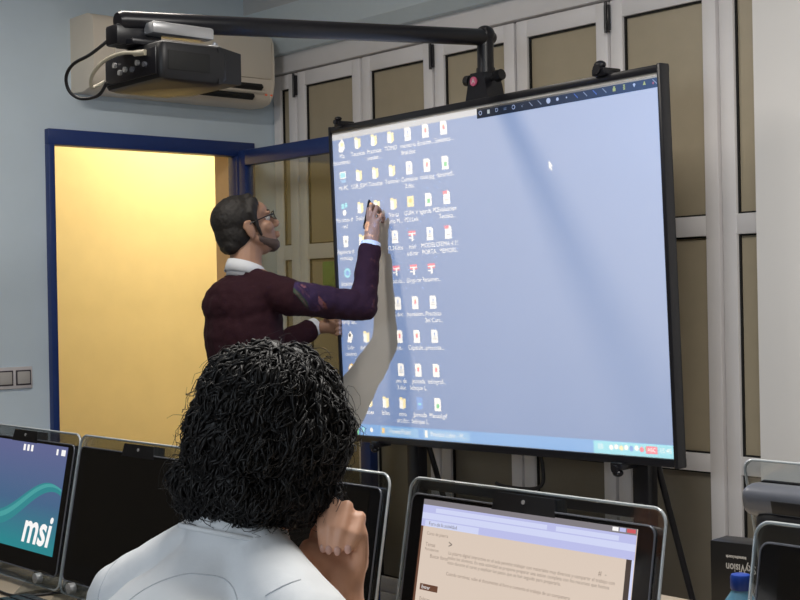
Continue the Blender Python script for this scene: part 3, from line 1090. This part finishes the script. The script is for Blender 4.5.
for k in range(3):
    px_rect(s1, d1, .50 + .045 * k, .025, .525 + .045 * k, .085, 'px_white', 'desktop_icon')
px_rect(s1, d1, .885, .03, .905, .085, 'px_white', 'desktop_icon')
px_rect(s1, d1, .94, .03, .985, .085, 'px_white', 'desktop_icon')
lb = text_mesh('msi', .016, 'CENTER', .0002)
for q in lb.vertices:
    q.co = Vector((q.co.x - .16, -.0125 - q.co.z, q.co.y + .028))
lb.materials.append(M['grey_plastic'])
lbo = link('maker_badge', lb, r1, 0)
lbo.rotation_euler = (-R(10.5), 0, 0)
lbo.location = (0, 0, .012)

all_in_one(X2, 1.55, 'computer with a dark switched-off screen left of the seated person', 'off')
all_in_one(X3, 1.55, 'computer with a dull dark screen mostly hidden by the seated person', 'off')
rA, sA, dA = all_in_one(XA, 1.55, 'computer showing a beige web page under the whiteboard', 'web')
all_in_one(XB, 1.55, 'dark-screened computer cut by the right picture edge, in front', 'off')

# the web page
px_rect(sA, dA, 0, 0, 1, .035, 'px_tit', 'title_bar')
px_rect(sA, dA, 0, .035, 1, .085, 'px_lav', 'address_bar')
px_rect(sA, dA, .07, .05, .62, .078, 'px_lav2', 'address_bar', .0006)
px_rect(sA, dA, .66, .05, .93, .078, 'px_lav2', 'address_bar', .0006)
px_rect(sA, dA, 0, .085, 1, .125, 'px_lav2', 'tool_bar')
px_rect(sA, dA, 0, .125, 1, .172, 'px_lav', 'tab_bar')
px_rect(sA, dA, .02, .132, .30, .172, 'px_lav2', 'tab_bar', .0006)
px_text(sA, dA, .04, .153, 'Foro de la actividad', .0085, 'px_dark')
px_rect(sA, dA, .90, .004, .925, .026, 'px_white', 'window_button', .0006)
px_rect(sA, dA, .93, .004, .955, .026, 'px_lav', 'window_button', .0006)
px_rect(sA, dA, .96, .004, .995, .026, 'px_red', 'window_button', .0006)
px_rect(sA, dA, .968, .172, .99, 1, 'px_dark', 'scroll_bar')
px_rect(sA, dA, .99, .172, 1, 1, 'px_lav2', 'page_margin')
px_rect(sA, dA, 0, .172, .012, 1, 'px_brown', 'page_margin')
px_text(sA, dA, .035, .215, 'Curso de pizarra', .0075, 'px_text')
px_text(sA, dA, .035, .285, 'Temas', .009, 'px_text')
px_text(sA, dA, .035, .315, 'Participantes', .0065, 'px_text')
px_text(sA, dA, .065, .355, 'Buscar foros', .0085, 'px_text')
px_text(sA, dA, .155, .265, '>', .016, 'px_dark')
for v, t in ((.315, 'La pizarra digital interactiva en el aula permite trabajar con materiales muy diversos y compartir el trabajo con'),
             (.345, 'todos los alumnos. En esta actividad se propone preparar una sesion completa con los recursos que hemos'),
             (.375, 'visto durante el curso y explicar los pasos que se han seguido para prepararla.'),
             (.445, 'Cuando termines, sube el documento al foro y comenta el trabajo de un companero.')):
    px_text(sA, dA, .16, v, t, .0078, 'px_text')
px_rect(sA, dA, .03, .535, .125, .575, 'px_brown', 'page_button')
px_text(sA, dA, .04, .556, 'Entrar', .008, 'px_white', lift=.0009)
for k in range(7):
    px_rect(sA, dA, .035, .66 + .028 * k, .035 + (.11, .15, .13, .15, .09, .14, .12)[k], .672 + .028 * k, 'px_mist', 'side_text')
    px_rect(sA, dA, .035, .662 + .028 * k, .035 + (.08, .12, .10, .13, .07, .10, .09)[k], .667 + .028 * k, 'px_text', 'side_text', .0006)
px_text(sA, dA, .035, .63, 'Enlaces', .0085, 'px_text')
px_text(sA, dA, .13, .655, '+', .011, 'px_dark')
px_text(sA, dA, .46, .66, 'Datos de la sesion', .0095, 'px_text')
px_rect(sA, dA, .36, .72, .60, .723, 'px_text', 'page_rule')
px_rect(sA, dA, .36, .72, .362, .93, 'px_text', 'page_rule')
px_rect(sA, dA, .60, .72, .602, .93, 'px_text', 'page_rule')
px_text(sA, dA, .86, .275, '#  -', .011, 'px_text')
px_rect(sA, dA, .865, .60, .925, .625, 'px_dark', 'page_button')
px_rect(sA, dA, .78, .465, .83, .495, 'px_white', 'page_button', .0007)

# a different screen, seen from behind on the second desk
def rear_computer():
    root = tag(empty('desktop_computer', (-1.10, 2.095, DZ), (0, 0, 0)), 'computer seen from its silver-topped back, behind the rightmost screen', 'computer', 'all-in-one computers on the desks')
    out = rrect(.66, .385, .022, 6, 0, .385 / 2)
    t = R(-13)
    def lean(o):
        o.rotation_euler = (t * -1, 0, 0)
        return o
    lean(MB().prism([p + Vector((0, .02, 0)) for p in out], (0, .008, 0)).build('acrylic_surround', M['acrylic'], root, smooth=30))
    ps = [p + Vector((0, .024, 0)) for p in out]
    lean(MB().tube(ps + [ps[0]], .0028, 6, cap=False).build('acrylic_edge', M['acrylic_rim'], root, smooth=60))
    # tapering black back with a rounded silver top
    prof = [(-.30, .02), (-.30, .30), (-.315, .345), (-.30, .362), (.30, .362), (.315, .345), (.30, .30), (.30, .02)]
    lean(MB().box((-.29, -.045, .03), (.29, .016, .318), .03, 3).build('rear_housing', M['black_matt'], root))
    sv = MB().box((-.312, -.034, .300), (.312, .018, .354), .020, 4)
    svo = lean(sv.build('silver_top', M['grey_plastic'], root, smooth=30))
    MB().box((-.245, -.0355, .314), (-.14, -.0335, .337), .001).build('rating_label', M['black_matt'], svo)
    lean(MB().box((-.30, .016, .02), (.30, .032, .35), .006).build('front_bezel', M['black_gloss'], root))
    for s in (-1, 1):
        MB().prism([Vector((s * .2 - .03, -.13, 0)), Vector((s * .2 - .03, .10, 0)), Vector((s * .2 - .03, .03, .06)), Vector((s * .2 - .03, -.03, .06))], (.06, 0, 0)).build('clear_foot', M['acrylic'], root, smooth=0)
rear_computer()

# keyboards
def keyboard(x, y, label):
    root = tag(empty('keyboard', (x, y, DZ)), label, 'keyboard', 'keyboards on the long desk')
    MB().box((-.22, -.07, .002), (.22, .07, .016), .005).build('case', M['black_matt'], root)
    ks = MB()
    for r_ in range(5):
        for c_ in range(15):
            x_ = -.205 + .0278 * c_
            y_ = -.055 + .0245 * r_
            ks.box((x_, y_, .015), (x_ + .024, y_ + .020, .021), .001, 1)
    ks.build('keys', M['black_metal'], root)
keyboard(-2.72, 1.343, 'black keyboard before the switched-off screen left of the seated person')
keyboard(-3.28, 1.325, 'black keyboard on the desk at the far left, under the wallpaper screen')
cb_ = MB().tube(spline([(-3.75, 1.50, .745), (-3.50, 1.43, .735), (-3.30, 1.405, .724), (-3.10, 1.405, .724), (-2.99, 1.412, .724), (-2.95, 1.50, .724), (-2.93, 1.62, .724)]), .0035, 8)
tag(cb_.build('power_cable', M['black_matt'], smooth=60), 'thin black cable lying on the desk below the wallpaper screen', 'cable')
tag(MB().box((-3.40, 1.435, .7205), (-3.33, 1.475, .748), .006).build('power_adapter', M['black_matt']), 'small black adapter on the desk at the far left edge', 'adapter')

# black carton standing on its head
bx = tag(empty('carton', (-1.735, 2.36, DZ), (0, 0, R(8))), 'black carton with upside-down white lettering beside the blue bottle', 'box')
MB().box((.008, -.035, .0), (.145, .035, .166), .002).build('box_body', M['box_black'], bx)
for s, z, size, x in (('SkyVision', .116, .0240, .076), ('interactive boards', .137, .0085, .066)):
    me = text_mesh(s, size, 'CENTER', .0002, .0004)
    for q in me.vertices:
        q.co = Vector((-q.co.x * .72 + x, -.0353 - q.co.z, -q.co.y + z))
    me.materials.append(M['print_white'])
    link('box_lettering', me, bx, 0)

bt = tag(empty('water_bottle', (-1.315, 1.855, DZ)), 'clear blue water bottle with a dark blue cap', 'bottle')
MB().lathe([(.028, 0), (.033, .006), (.033, .05), (.031, .055), (.033, .06), (.033, .140), (.0325, .155), (.027, .176), (.0155, .193), (.0135, .200)], seg=32).build('bottle_body', M['bottle'], bt, smooth=50)
MB().lathe([(.0155, .196), (.0165, .198), (.0165, .216), (.0150, .220), (.012, .221)], seg=28).build('bottle_cap', M['cap_blue'], bt, smooth=40)

# ================================================================== PEOPLE
M['nail'] = mat('fingernail', (.55, .32, .26), .3)
def frame(f, roll=0.):
    """head axes: x right, y forward, z up"""
    f = Vector(f).normalized()
    r_ = f.cross(Vector((0, 0, 1))).normalized()
    u = r_.cross(f).normalized()
    if roll:
        q = Matrix.Rotation(roll, 3, f)
        r_, u = q @ r_, q @ u
    return Matrix(((r_.x, f.x, u.x), (r_.y, f.y, u.y), (r_.z, f.z, u.z)))

def head_lumps(b, o, A, s=1.0):
    W = lambda x, y, z: o + A @ Vector((x, y, z)) * s
    def e(c, r_, rot=None):
        b.ell(W(*c), tuple(k * s for k in r_), A @ rot if rot else A, 24, 16)
    def c(p, rp, q, rq):
        b.cap(W(*p), rp * s, W(*q), rq * s, 14)
    e((0, -.012, .036), (.075, .096, .084))
    e((0, .030, -.030), (.062, .066, .085))
    e((0, .050, .045), (.060, .048, .045))
    e((0, .066, -.092), (.030, .028, .024))
    for k in (-1, 1):
        c((k * .055, .005, -.045), .020, (k * .020, .066, -.092), .018)
        e((k * .044, .062, -.020), (.024, .026, .026))
        e((k * .030, .087, .030), (.026, .012, .009))
        e((k * .012, .107, -.026), (.010, .011, .009))
        e((k * .078, -.010, -.004), (.010, .021, .033), Matrix.Rotation(k * R(18), 3, 'Z'))
        c((k * .082, -.026, .010), .006, (k * .084, -.020, .026), .006)
        c((k * .084, -.020, .026), .006, (k * .082, .000, .024), .005)
        c((k * .082, -.028, .008), .006, (k * .080, -.014, -.034), .007)
    c((0, .090, .020), .009, (0, .115, -.020), .012)
    e((0, .101, -.054), (.024, .010, .006))
    e((0, .099, -.066), (.022, .011, .008))
    return W

def eyes(parent, W, A):
    for k in (-1, 1):
        MB().ell(W(k * .031, .078, .012), (.0125, .0125, .0115), A).build('eyeball', M['eye_white'], parent, 180)
        MB().ell(W(k * .031, .0895, .012), (.0055, .003, .0055), A).build('iris', M['iris'], parent, 180)

def finger(b, pts, r0=.0092, r1=.0072):
    n = len(pts) - 1
    for i in range(n):
        b.cap(pts[i], r0 + (r1 - r0) * i / n, pts[i + 1], r0 + (r1 - r0) * (i + 1) / n, 12)

# ---------------------------------------------------------------- standing person
V = Vector
mH = V((-4.225, 2.930, 1.665))
mA = frame((.34, .88, .36), 0)
NB = V((-4.205, 2.915, 1.525))
shR, shL = V((-4.000, 2.955, 1.405)), V((-4.380, 2.925, 1.40))
elR, wrR = V((-3.965, 3.262, 1.368)), V((-4.000, 3.335, 1.600))
elL, wrL = V((-4.43, 3.15, 1.185)), V((-4.43, 3.385, 1.285))
hip = V((-4.22, 2.83, .95))
hL, hR = hip + V((-.09, 0, -.03)), hip + V((.09, 0, -.03))
kL, kR = V((-4.32, 2.89, .50)), V((-4.12, 2.90, .50))
aL, aR = V((-4.33, 2.83, .09)), V((-4.10, 2.85, .09))

b = MB()
mW = head_lumps(b, mH, mA, .98)
b.cap(mW(0, -.022, -.05), .056, NB + V((0, -.01, -.02)), .060)
b.cap(NB + V((0, -.01, -.03)), .07, V((-4.215, 2.900, 1.30)), .10)
b.ell((-4.210, 2.900, 1.28), (.165, .115, .20)).ell((-4.225, 2.870, 1.05), (.126, .092, .16)).ell(hip, (.138, .098, .13))
b.cap(NB + V((.02, 0, -.05)), .055, shR, .050).cap(NB + V((-.02, 0, -.05)), .055, shL, .050)
b.cap(shR, .050, elR, .040).cap(elR, .040, wrR, .027)
b.cap(shL, .050, elL, .040).cap(elL, .040, wrL, .027)
b.cap(hL, .085, kL, .055).cap(kL, .055, aL, .040).cap(hR, .085, kR, .055).cap(kR, .055, aR, .040)
for a in (aL, aR):
    b.cap(a + V((0, -.03, -.045)), .036, a + V((.02, .16, -.055)), .028)
# writing hand: palm toward the board, fingers gathered on the pen
pc_ = wrR + V((-.012, .020, .052))
b.cap(wrR, .026, pc_, .030)
b.ell(pc_ + V((-.004, .004, .018)), (.038, .020, .040))
mc = [pc_ + V((-.040, .014, .048)), pc_ + V((-.018, .004, .058)), pc_ + V((.006, .002, .056)), pc_ + V((.028, .010, .044))]
tipp = V((-4.098, 3.425, 1.735))
finger(b, [mc[0], V((-4.068, 3.385, 1.742)), V((-4.088, 3.412, 1.741)), V((-4.092, 3.424, 1.722))])
finger(b, [mc[1], V((-4.040, 3.375, 1.758)), V((-4.066, 3.412, 1.752)), V((-4.078, 3.428, 1.730))])
finger(b, [mc[2], V((-4.010, 3.378, 1.746)), V((-4.030, 3.412, 1.734)), V((-4.045, 3.422, 1.712))])
finger(b, [mc[3], V((-3.988, 3.382, 1.716)), V((-4.006, 3.410, 1.704)), V((-4.024, 3.416, 1.690))], .0085, .0068)
finger(b, [wrR + V((-.030, .024, .035)), V((-4.062, 3.370, 1.672)), V((-4.090, 3.398, 1.694)), V((-4.094, 3.414, 1.712))], .0115, .0085)
# other hand resting at the board edge
pl2 = wrL + V((.040, .040, .004))
b.cap(wrL, .025, pl2, .028).ell(pl2 + V((.018, .018, 0)), (.036, .026, .034))
for k, dz in enumerate((.030, .011, -.009, -.028)):
    q0 = pl2 + V((.040, .030, dz))
    finger(b, [q0, q0 + V((.022, -.008, .002)), q0 + V((.034, -.026, .0)), q0 + V((.024, -.036, -.004))], .0085, .0068)
finger(b, [pl2 + V((.005, -.012, .024)), pl2 + V((.028, -.026, .040)), pl2 + V((.050, -.030, .040))], .0105, .0085)
man = fuse(b, 'person', M['skin_man'], .0045, 3)
tag(man, 'standing bespectacled person in a burgundy sweater writing on the whiteboard', 'person')
eyes(man, mW, mA)

hb_ = MB()
hb_.ell(mW(0, -.026, .052), (.081, .098, .084), mA, 28, 18)
hb_.ell(mW(0, -.055, .0), (.074, .072, .080), mA, 28, 18)
hb_.cap(mW(-.03, -.085, -.035), .035, mW(.03, -.085, -.035), .035)
for k in (-1, 1):
    hb_.cap(mW(k * .070, .018, .055), .018, mW(k * .0735, .022, -.004), .008).cap(mW(k * .0735, .022, -.004), .008, mW(k * .068, .026, -.038), .006)
    hb_.cap(mW(k * .045, .040, .085), .026, mW(k * .066, .02, .055), .020)
hb_.cap(mW(-.02, .040, .104), .022, mW(.02, .040, .104), .022)
hair = fuse(hb_, 'hair', M['hair_dark'], .0045, 4, man, .0018, .012)
bd = MB()
bd.ell(mW(0, .067, -.092), (.032, .030, .026), mA)
for k in (-1, 1):
    bd.cap(mW(k * .058, .012, -.046), .0165, mW(k * .026, .068, -.090), .0195)
fuse(bd, 'beard', M['stubble'], .004, 3, man, .0015, .01)
for k in (-1, 1):
    MB().cap(mW(k * .016, .099, .036), .004, mW(k * .048, .086, .040), .003).build('eyebrow', M['hair_dark'], man, 180)
gl = MB()
gy = .112
for k in (-1, 1):
    ring = [mW(k * .033 + .023 * math.cos(t * math.pi / 12), gy - .010 * abs(math.cos(t * math.pi / 12)), .012 + .016 * math.sin(t * math.pi / 12)) for t in range(25)]
    gl.tube(ring, .0017, 6, cap=False)
    gl.tube([mW(k * .056, gy - .010, .018), mW(k * .074, .08, .020), mW(k * .084, .0, .018), mW(k * .084, -.018, .006)], .0022, 6)
gl.tube([mW(-.010, gy, .015), mW(0, gy + .004, .018), mW(.010, gy, .015)], .0017, 6)
glo = gl.build('glasses', M['black_gloss'], man, 60)
for k in (-1, 1):
    poly = [mW(k * .033 + .022 * math.cos(t * math.pi / 10), gy - .008, .012 + .015 * math.sin(t * math.pi / 10)) for t in range(20)]
    MB().prism(poly, mA @ V((0, .0012, 0))).build('lens', M['glass'], glo, 0)

# sweater
b = MB()
b.ell((-4.210, 2.895, 1.27), (.176, .132, .215)).ell((-4.215, 2.870, 1.06), (.160, .128, .17)).ell((-4.235, 2.845, .93), (.184, .146, .12))
b.ell((-4.215, 2.875, 1.38), (.165, .115, .115))
b.cap(NB + V((0, -.008, -.066)), .084, V((-4.215, 2.900, 1.30)), .13)
b.cap(NB + V((.03, -.01, -.065)), .066, shR, .066).cap(NB + V((-.03, -.01, -.065)), .066, shL, .060)
b.cap(shR, .064, elR, .056).cap(elR, .056, elR.lerp(wrR, .90), .042)
b.cap(shL, .060, elL, .056).cap(elL, .056, elL.lerp(wrL, .86), .046)
fuse(b, 'sweater', M['sweater'], .007, 4, man, .006, .06)
# shirt collar, cuffs
cl = MB()
rings = []
for k, (dz, r_, lean) in enumerate(((-.050, .072, 0), (-.015, .068, 0), (.006, .064, 0), (.012, .066, 0), (-.002, .072, 0), (-.030, .080, 0))):
    ring = []
    for t in range(28):
        a = 2 * math.pi * t / 28
        fwd = math.sin(a)
        ring.append(NB + V((math.cos(a) * r_, -.008 + math.sin(a) * r_ * 1.02, dz - .022 * fwd - .004)))
    rings.append(ring)
cl.rings(rings, cap=False)
col = cl.build('shirt_collar', M['shirt_white'], man, 60)
md = col.modifiers.new('thick', 'SOLIDIFY')
md.thickness = .003
def cuff(p, q, r0, r1):
    d = (q - p)
    c_ = MB().tube([p, p + d * .5, q, q, q - d * .3], [r0, (r0 + r1) / 2, r1, r1 - .003, r1 - .004], 20)
    c_.build('shirt_cuff', M['shirt_white'], man, 60)
cuff(elR.lerp(wrR, .80), elR.lerp(wrR, 1.03), .038, .0385)
cuff(elL.lerp(wrL, .80), elL.lerp(wrL, 1.06), .040, .037)
b = MB()
b.ell(hip + V((0, 0, -.02)), (.166, .124, .12))
b.cap(hL, .096, kL, .068).cap(kL, .068, aL + V((0, 0, -.01)), .060).cap(hR, .096, kR, .068).cap(kR, .068, aR + V((0, 0, -.01)), .060)
fuse(b, 'trousers', M['trouser'], .008, 3, man, .006, .08)
for a in (aL, aR):
    s_ = MB().cap(a + V((0, -.03, -.035)), .046, a + V((.02, .17, -.05)), .036)
    s_.ell(a + V((0, -.01, .0)), (.05, .06, .04))
    s_.box(a + V((-.042, -.075, -.0895)), a + V((.055, .205, -.070)), .008)
    fuse(s_, 'shoe', M['shoe'], .006, 2, man)
# stylus
stl = tag(empty('stylus', (-4.129, 3.449, 1.797)), 'black stylus held against the whiteboard', 'stylus')
tip = V((0, 0, 0))
end = V((.052, -.075, -.125))
MB().tube([tip, tip.lerp(end, .10), tip.lerp(end, .2), end], [.0025, .006, .0085, .0085], 14).build('barrel', M['black_gloss'], stl, 40)
MB().cyl(tip.lerp(end, .98), tip.lerp(end, 1.03), .0075, seg=14).build('end_plug', M['grey_plastic'], stl)

# ---------------------------------------------------------------- seated person
sH = V((-1.530, 1.098, 1.205))
sA_ = frame((-.16, .94, -.20), R(7))
NK = V((-1.531, 1.045, 1.075))
RS, LS = V((-1.352, 1.022, .975)), V((-1.722, .990, .968))
RE, RW = V((-1.372, 1.195, .762)), V((-1.437, 1.140, .992))
LE, LW = V((-1.87, 1.10, .765)), V((-1.75, 1.30, .752))
sp = V((-1.525, .74, .53))
b = MB()
sW = head_lumps(b, sH, sA_, 1.0)
b.cap(sW(0, -.030, -.04), .058, NK, .060).cap(NK, .062, V((-1.53, .99, .95)), .085)
b.ell((-1.53, .95, .86), (.155, .10, .19)).ell((-1.528, .83, .67), (.14, .11, .16)).ell(sp, (.16, .13, .11))
b.cap(NK + V((.03, 0, -.03)), .046, RS, .050).cap(NK + V((-.03, 0, -.03)), .046, LS, .050)
b.cap(RS, .048, RE, .040).cap(RE, .038, RW, .026).cap(LS, .048, LE, .040).cap(LE, .038, LW, .026)
shp, shk = V((-1.43, .78, .52)), V((-1.40, 1.19, .50))
slp, slk = V((-1.62, .78, .52)), V((-1.66, 1.19, .50))
for h_, k_ in ((shp, shk), (slp, slk)):
    an = V((k_.x, k_.y - .02, .09))
    b.cap(h_, .080, k_, .056).cap(k_, .055, an, .040).cap(an + V((0, -.03, -.045)), .035, an + V((0, .16, -.055)), .027)
# right hand: loose fist against the cheek, seen from the thumb side
cX, cU, cF = _R, V((0, 0, 1)), _F
hA = Matrix(((cX.x, cF.x, 0), (cX.y, cF.y, 0), (cX.z, cF.z, 1)))
def hp(px, py, z):
    """point of the fist from the wrist: across, down, away"""
    return RW + cX * (px * .00132) - cU * (py * .00132) + cF * z
b.cap(RW, .027, hp(-2, -24, .014), .030)
b.ell(hp(1, -38, .018), (.033, .020, .036), hA)
b.cap(hp(-12, -34, .014), .021, hp(-34, -50, .016), .015)
b.ell(hp(-10, -60, .034), (.034, .016, .026), hA)
NAILS = []
for m_, p_, d_, t_, r_ in (((-24, -64, .038), (-21, -91, .014), (-20, -72, -.012), (-19, -58, -.013), .0082),
                           ((-11, -66, .036), (-9, -99, .011), (-12, -76, -.016), (-13, -57, -.018), .0092),
                           ((2, -66, .032), (5, -94, .008), (0, -73, -.018), (-4, -56, -.020), .0096),
                           ((14, -64, .026), (18, -83, .006), (13, -68, -.016), (7, -57, -.019), .0092)):
    finger(b, [hp(*m_), hp(*p_), hp(*d_), hp(*t_)], r_, r_ * .84)
    NAILS.append((hp(*t_), (hp(*t_) - hp(*d_)).normalized(), r_ * .84))
finger(b, [hp(10, -18, .006), hp(17, -46, .000), hp(18, -66, -.002), hp(14, -80, .002)], .0145, .0095)
# left hand lying on the desk
b.cap(LW, .026, LW + V((.03, .07, -.004)), .026).ell(LW + V((.035, .085, -.006)), (.042, .045, .018))
for k in range(4):
    q0 = LW + V((.066 - .021 * k, .115 + .004 * k, -.004))
    d_ = V((.010 - .008 * k, .042, .004))
    finger(b, [q0, q0 + d_, q0 + d_ * 1.6 + V((0, .004, -.012)), q0 + d_ * 2.0 + V((0, .002, -.022))], .009, .007)
finger(b, [LW + V((.055, .045, -.004)), LW + V((.085, .070, -.010)), LW + V((.098, .095, -.016))], .0115, .0085)
stu = fuse(b, 'person', M['skin_student'], .0036, 2)
tag(stu, 'seated person in a white T-shirt with curly black hair, cheek on fist', 'person')
eyes(stu, sW, sA_)
for t_, d_, r_ in NAILS:
    MB().ell(t_ - cF * (r_ * .80) + d_ * .003, (.0048, .0022, .0062), hA, 14, 10).build('fingernail', M['nail'], stu, 180)

# T-shirt
b = MB()
b.ell((-1.535, .945, .86), (.178, .125, .19)).ell((-1.528, .83, .68), (.165, .135, .18)).ell(sp + V((0, 0, .05)), (.172, .145, .10))
b.ell((-1.54, .985, .955), (.165, .085, .085))
b.cap(NK + V((0, -.010, -.016)), .074, NK + V((0, -.010, -.04)), .080).cap(NK + V((0, -.010, -.036)), .078, V((-1.535, .955, .93)), .125)
b.cap(NK + V((.045, -.010, -.030)), .056, RS, .066).cap(NK + V((-.045, -.018, -.022)), .060, LS, .070)
b.cap(RS, .064, RS.lerp(RE, .72), .058).cap(LS, .066, LS.lerp(LE, .70), .060)
tee = fuse(b, 't_shirt', M['tee'], .007, 5, stu, .0045, .08)
# seams laid on the cloth
tm = tee.data
bvh = BVHTree.FromPolygons([v.co for v in tm.vertices], [p.vertices for p in tm.polygons])
def on_cloth(pts, r_=.0010, name='seam'):
    out = []
    for p in spline(pts, 10):
        q, nrm, *_ = bvh.ray_cast(V((p.x, .45, p.z)), V((0, 1, 0)))
        if q is not None:
            out.append(q - V((0, r_ * .3, 0)))
    MB().tube(out, r_, 6).build(name, M['seam'], tee, 60)
on_cloth([(-1.549, 0.901, 0.998), (-1.542, 0.909, 1.016), (-1.524, 0.93, 1.036), (-1.496, 0.962, 1.049), (-1.462, 1.0, 1.042), (-1.432, 1.036, 1.019)])
on_cloth([(-1.383, 1.0, 1.032), (-1.371, 1.014, 1.041), (-1.358, 1.029, 1.051)])
on_cloth([(-1.717, 0.952, 1.034), (-1.712, 0.957, 1.008), (-1.71, 0.96, 0.98), (-1.709, 0.96, 0.959)])

# neckband
nb_ = MB()
rg = []
for t in range(33):
    a = 2 * math.pi * t / 32
    rg.append(NK + V((math.cos(a) * .074, -.010 + math.sin(a) * .074, .006 - .020 * math.sin(a))))
nb_.tube(rg, .0035, 8, cap=False)
nb_.build('neckband', M['tee'], stu, 60)
b = MB()
b.ell(sp + V((0, .0, -.01)), (.178, .15, .105))
for h_, k_ in ((shp, shk), (slp, slk)):
    an = V((k_.x, k_.y - .02, .11))
    b.cap(h_, .092, k_, .068).cap(k_, .066, an, .054)
fuse(b, 'jeans', M['jeans'], .008, 3, stu, .006, .08)
for k_ in (shk, slk):
    an = V((k_.x, k_.y - .02, .09))
    s_ = MB().cap(an + V((0, -.03, -.04)), .044, an + V((0, .17, -.05)), .035).box(an + V((-.046, -.075, -.0895)), an + V((.046, .205, -.068)), .008)
    fuse(s_, 'shoe', M['shoe'], .006, 2, stu)

# curly hair: a full core with many wavy locks lying over it
b = MB()
b.ell(sW(0, -.018, .043), (.086, .103, .086), sA_, 28, 18).ell(sW(0, -.050, -.010), (.085, .074, .080), sA_, 28, 18)
b.ell(sW(.056, -.002, .008), (.042, .080, .074), sA_).ell(sW(-.058, -.020, -.005), (.040, .076, .080), sA_)
b.cap(sW(-.05, -.068, -.078), .040, sW(.040, -.066, -.072), .038).cap(sW(.060, -.03, -.05), .030, sW(.062, .01, -.02), .030).cap(sW(.050, -.03, -.075), .032, sW(.066, .040, -.060), .026)
core = fuse(b, 'hair', M['hair_black'], .005, 3, stu, .009, .028)
vs_ = [v.co.copy() for v in core.data.vertices]
ns_ = [v.normal.copy() for v in core.data.vertices]
hbv = BVHTree.FromPolygons(vs_, [p.vertices[:] for p in core.data.polygons])
rng = random.Random(5)
lk = MB()
crown = sW(0, -.045, .13)
def lock(p, n_, L, cr, turns, r0, lift):
    away = (p - crown)
    away = (away - n_ * away.dot(n_))
    d = (away.normalized() * .6 + V((0, 0, -.5)) + V((rng.gauss(0, .45), rng.gauss(0, .45), rng.gauss(0, .3))))
    d = (d - n_ * d.dot(n_)).normalized()
    ph = rng.random() * 6.28
    side = rng.uniform(-.5, .5)
    pts, rs = [], []
    N = 13
    q = p.copy()
    nn = n_
    for i in range(N):
        f = i / (N - 1)
        a = ph + f * turns * 6.28
        s1_ = nn.cross(d).normalized()
        pts.append(q + s1_ * math.cos(a) * cr + nn * (math.sin(a) * cr * .8 + lift * f))
        rs.append(r0 * (.5 + .5 * math.sin(min(1, f * 3 + .2) * 1.57)) * (1 - .7 * f * f))
        q = q + d * (L / N)
        h, hn, *_ = hbv.find_nearest(q)
        if h is not None:
            q = q.lerp(h, .8) if (q - h).dot(hn) < .004 or f < .6 else q
            nn = hn
            d = (d - nn * d.dot(nn) + s1_ * side * .25 + V((0, 0, -.06))).normalized()
    lk.tube(pts, rs, 5, cap=False)
idx = list(range(len(vs_)))
for i in rng.sample(idx, min(2300, len(idx))):
    loc_ = sA_.transposed() @ (vs_[i] - sH)
    if loc_.y > .070 and loc_.z < .055:
        continue
    lock(vs_[i], ns_[i], rng.uniform(.045, .085), rng.uniform(.003, .0065), rng.uniform(1.0, 2.2), rng.uniform(.0014, .0027), rng.uniform(.0, .009))
for i in rng.sample(idx, 420):          # fine fly-away hairs
    loc_ = sA_.transposed() @ (vs_[i] - sH)
    if loc_.y > .070 and loc_.z < .055:
        continue
    lock(vs_[i], ns_[i], rng.uniform(.04, .07), rng.uniform(.005, .009), rng.uniform(.8, 1.6), .0006, rng.uniform(.012, .026))
lk.build('curls', M['hair_black'], core, 180)

# chair under the seated person
ch = tag(empty('office_chair', (-1.525, .76, 0)), 'dark blue office chair under the person in the white T-shirt', 'chair')
MB().box((-.23, -.22, .385), (.23, .22, .435), .02, 3).build('seat', M['chair_fabric'], ch)
MB().box((-.20, -.265, .56), (.20, -.225, .86), .018, 3).build('backrest', M['chair_fabric'], ch)
MB().box((-.025, -.285, .36), (.025, -.262, .80), .004).build('back_stem', M['black_metal'], ch)
MB().cyl((0, 0, .08), (0, 0, .39), .026).build('gas_column', M['black_metal'], ch)
for k in range(5):
    a = 2 * math.pi * k / 5
    e_ = V((math.cos(a) * .27, math.sin(a) * .27, .075))
    lg_ = MB().tube([(0, 0, .10), e_], [.022, .014], 8).build('leg', M['black_metal'], ch)
    MB().cyl(e_ + V((-.012, 0, -.048)), e_ + V((.012, 0, -.048)), .027, seg=14).build('caster', M['black_matt'], lg_)
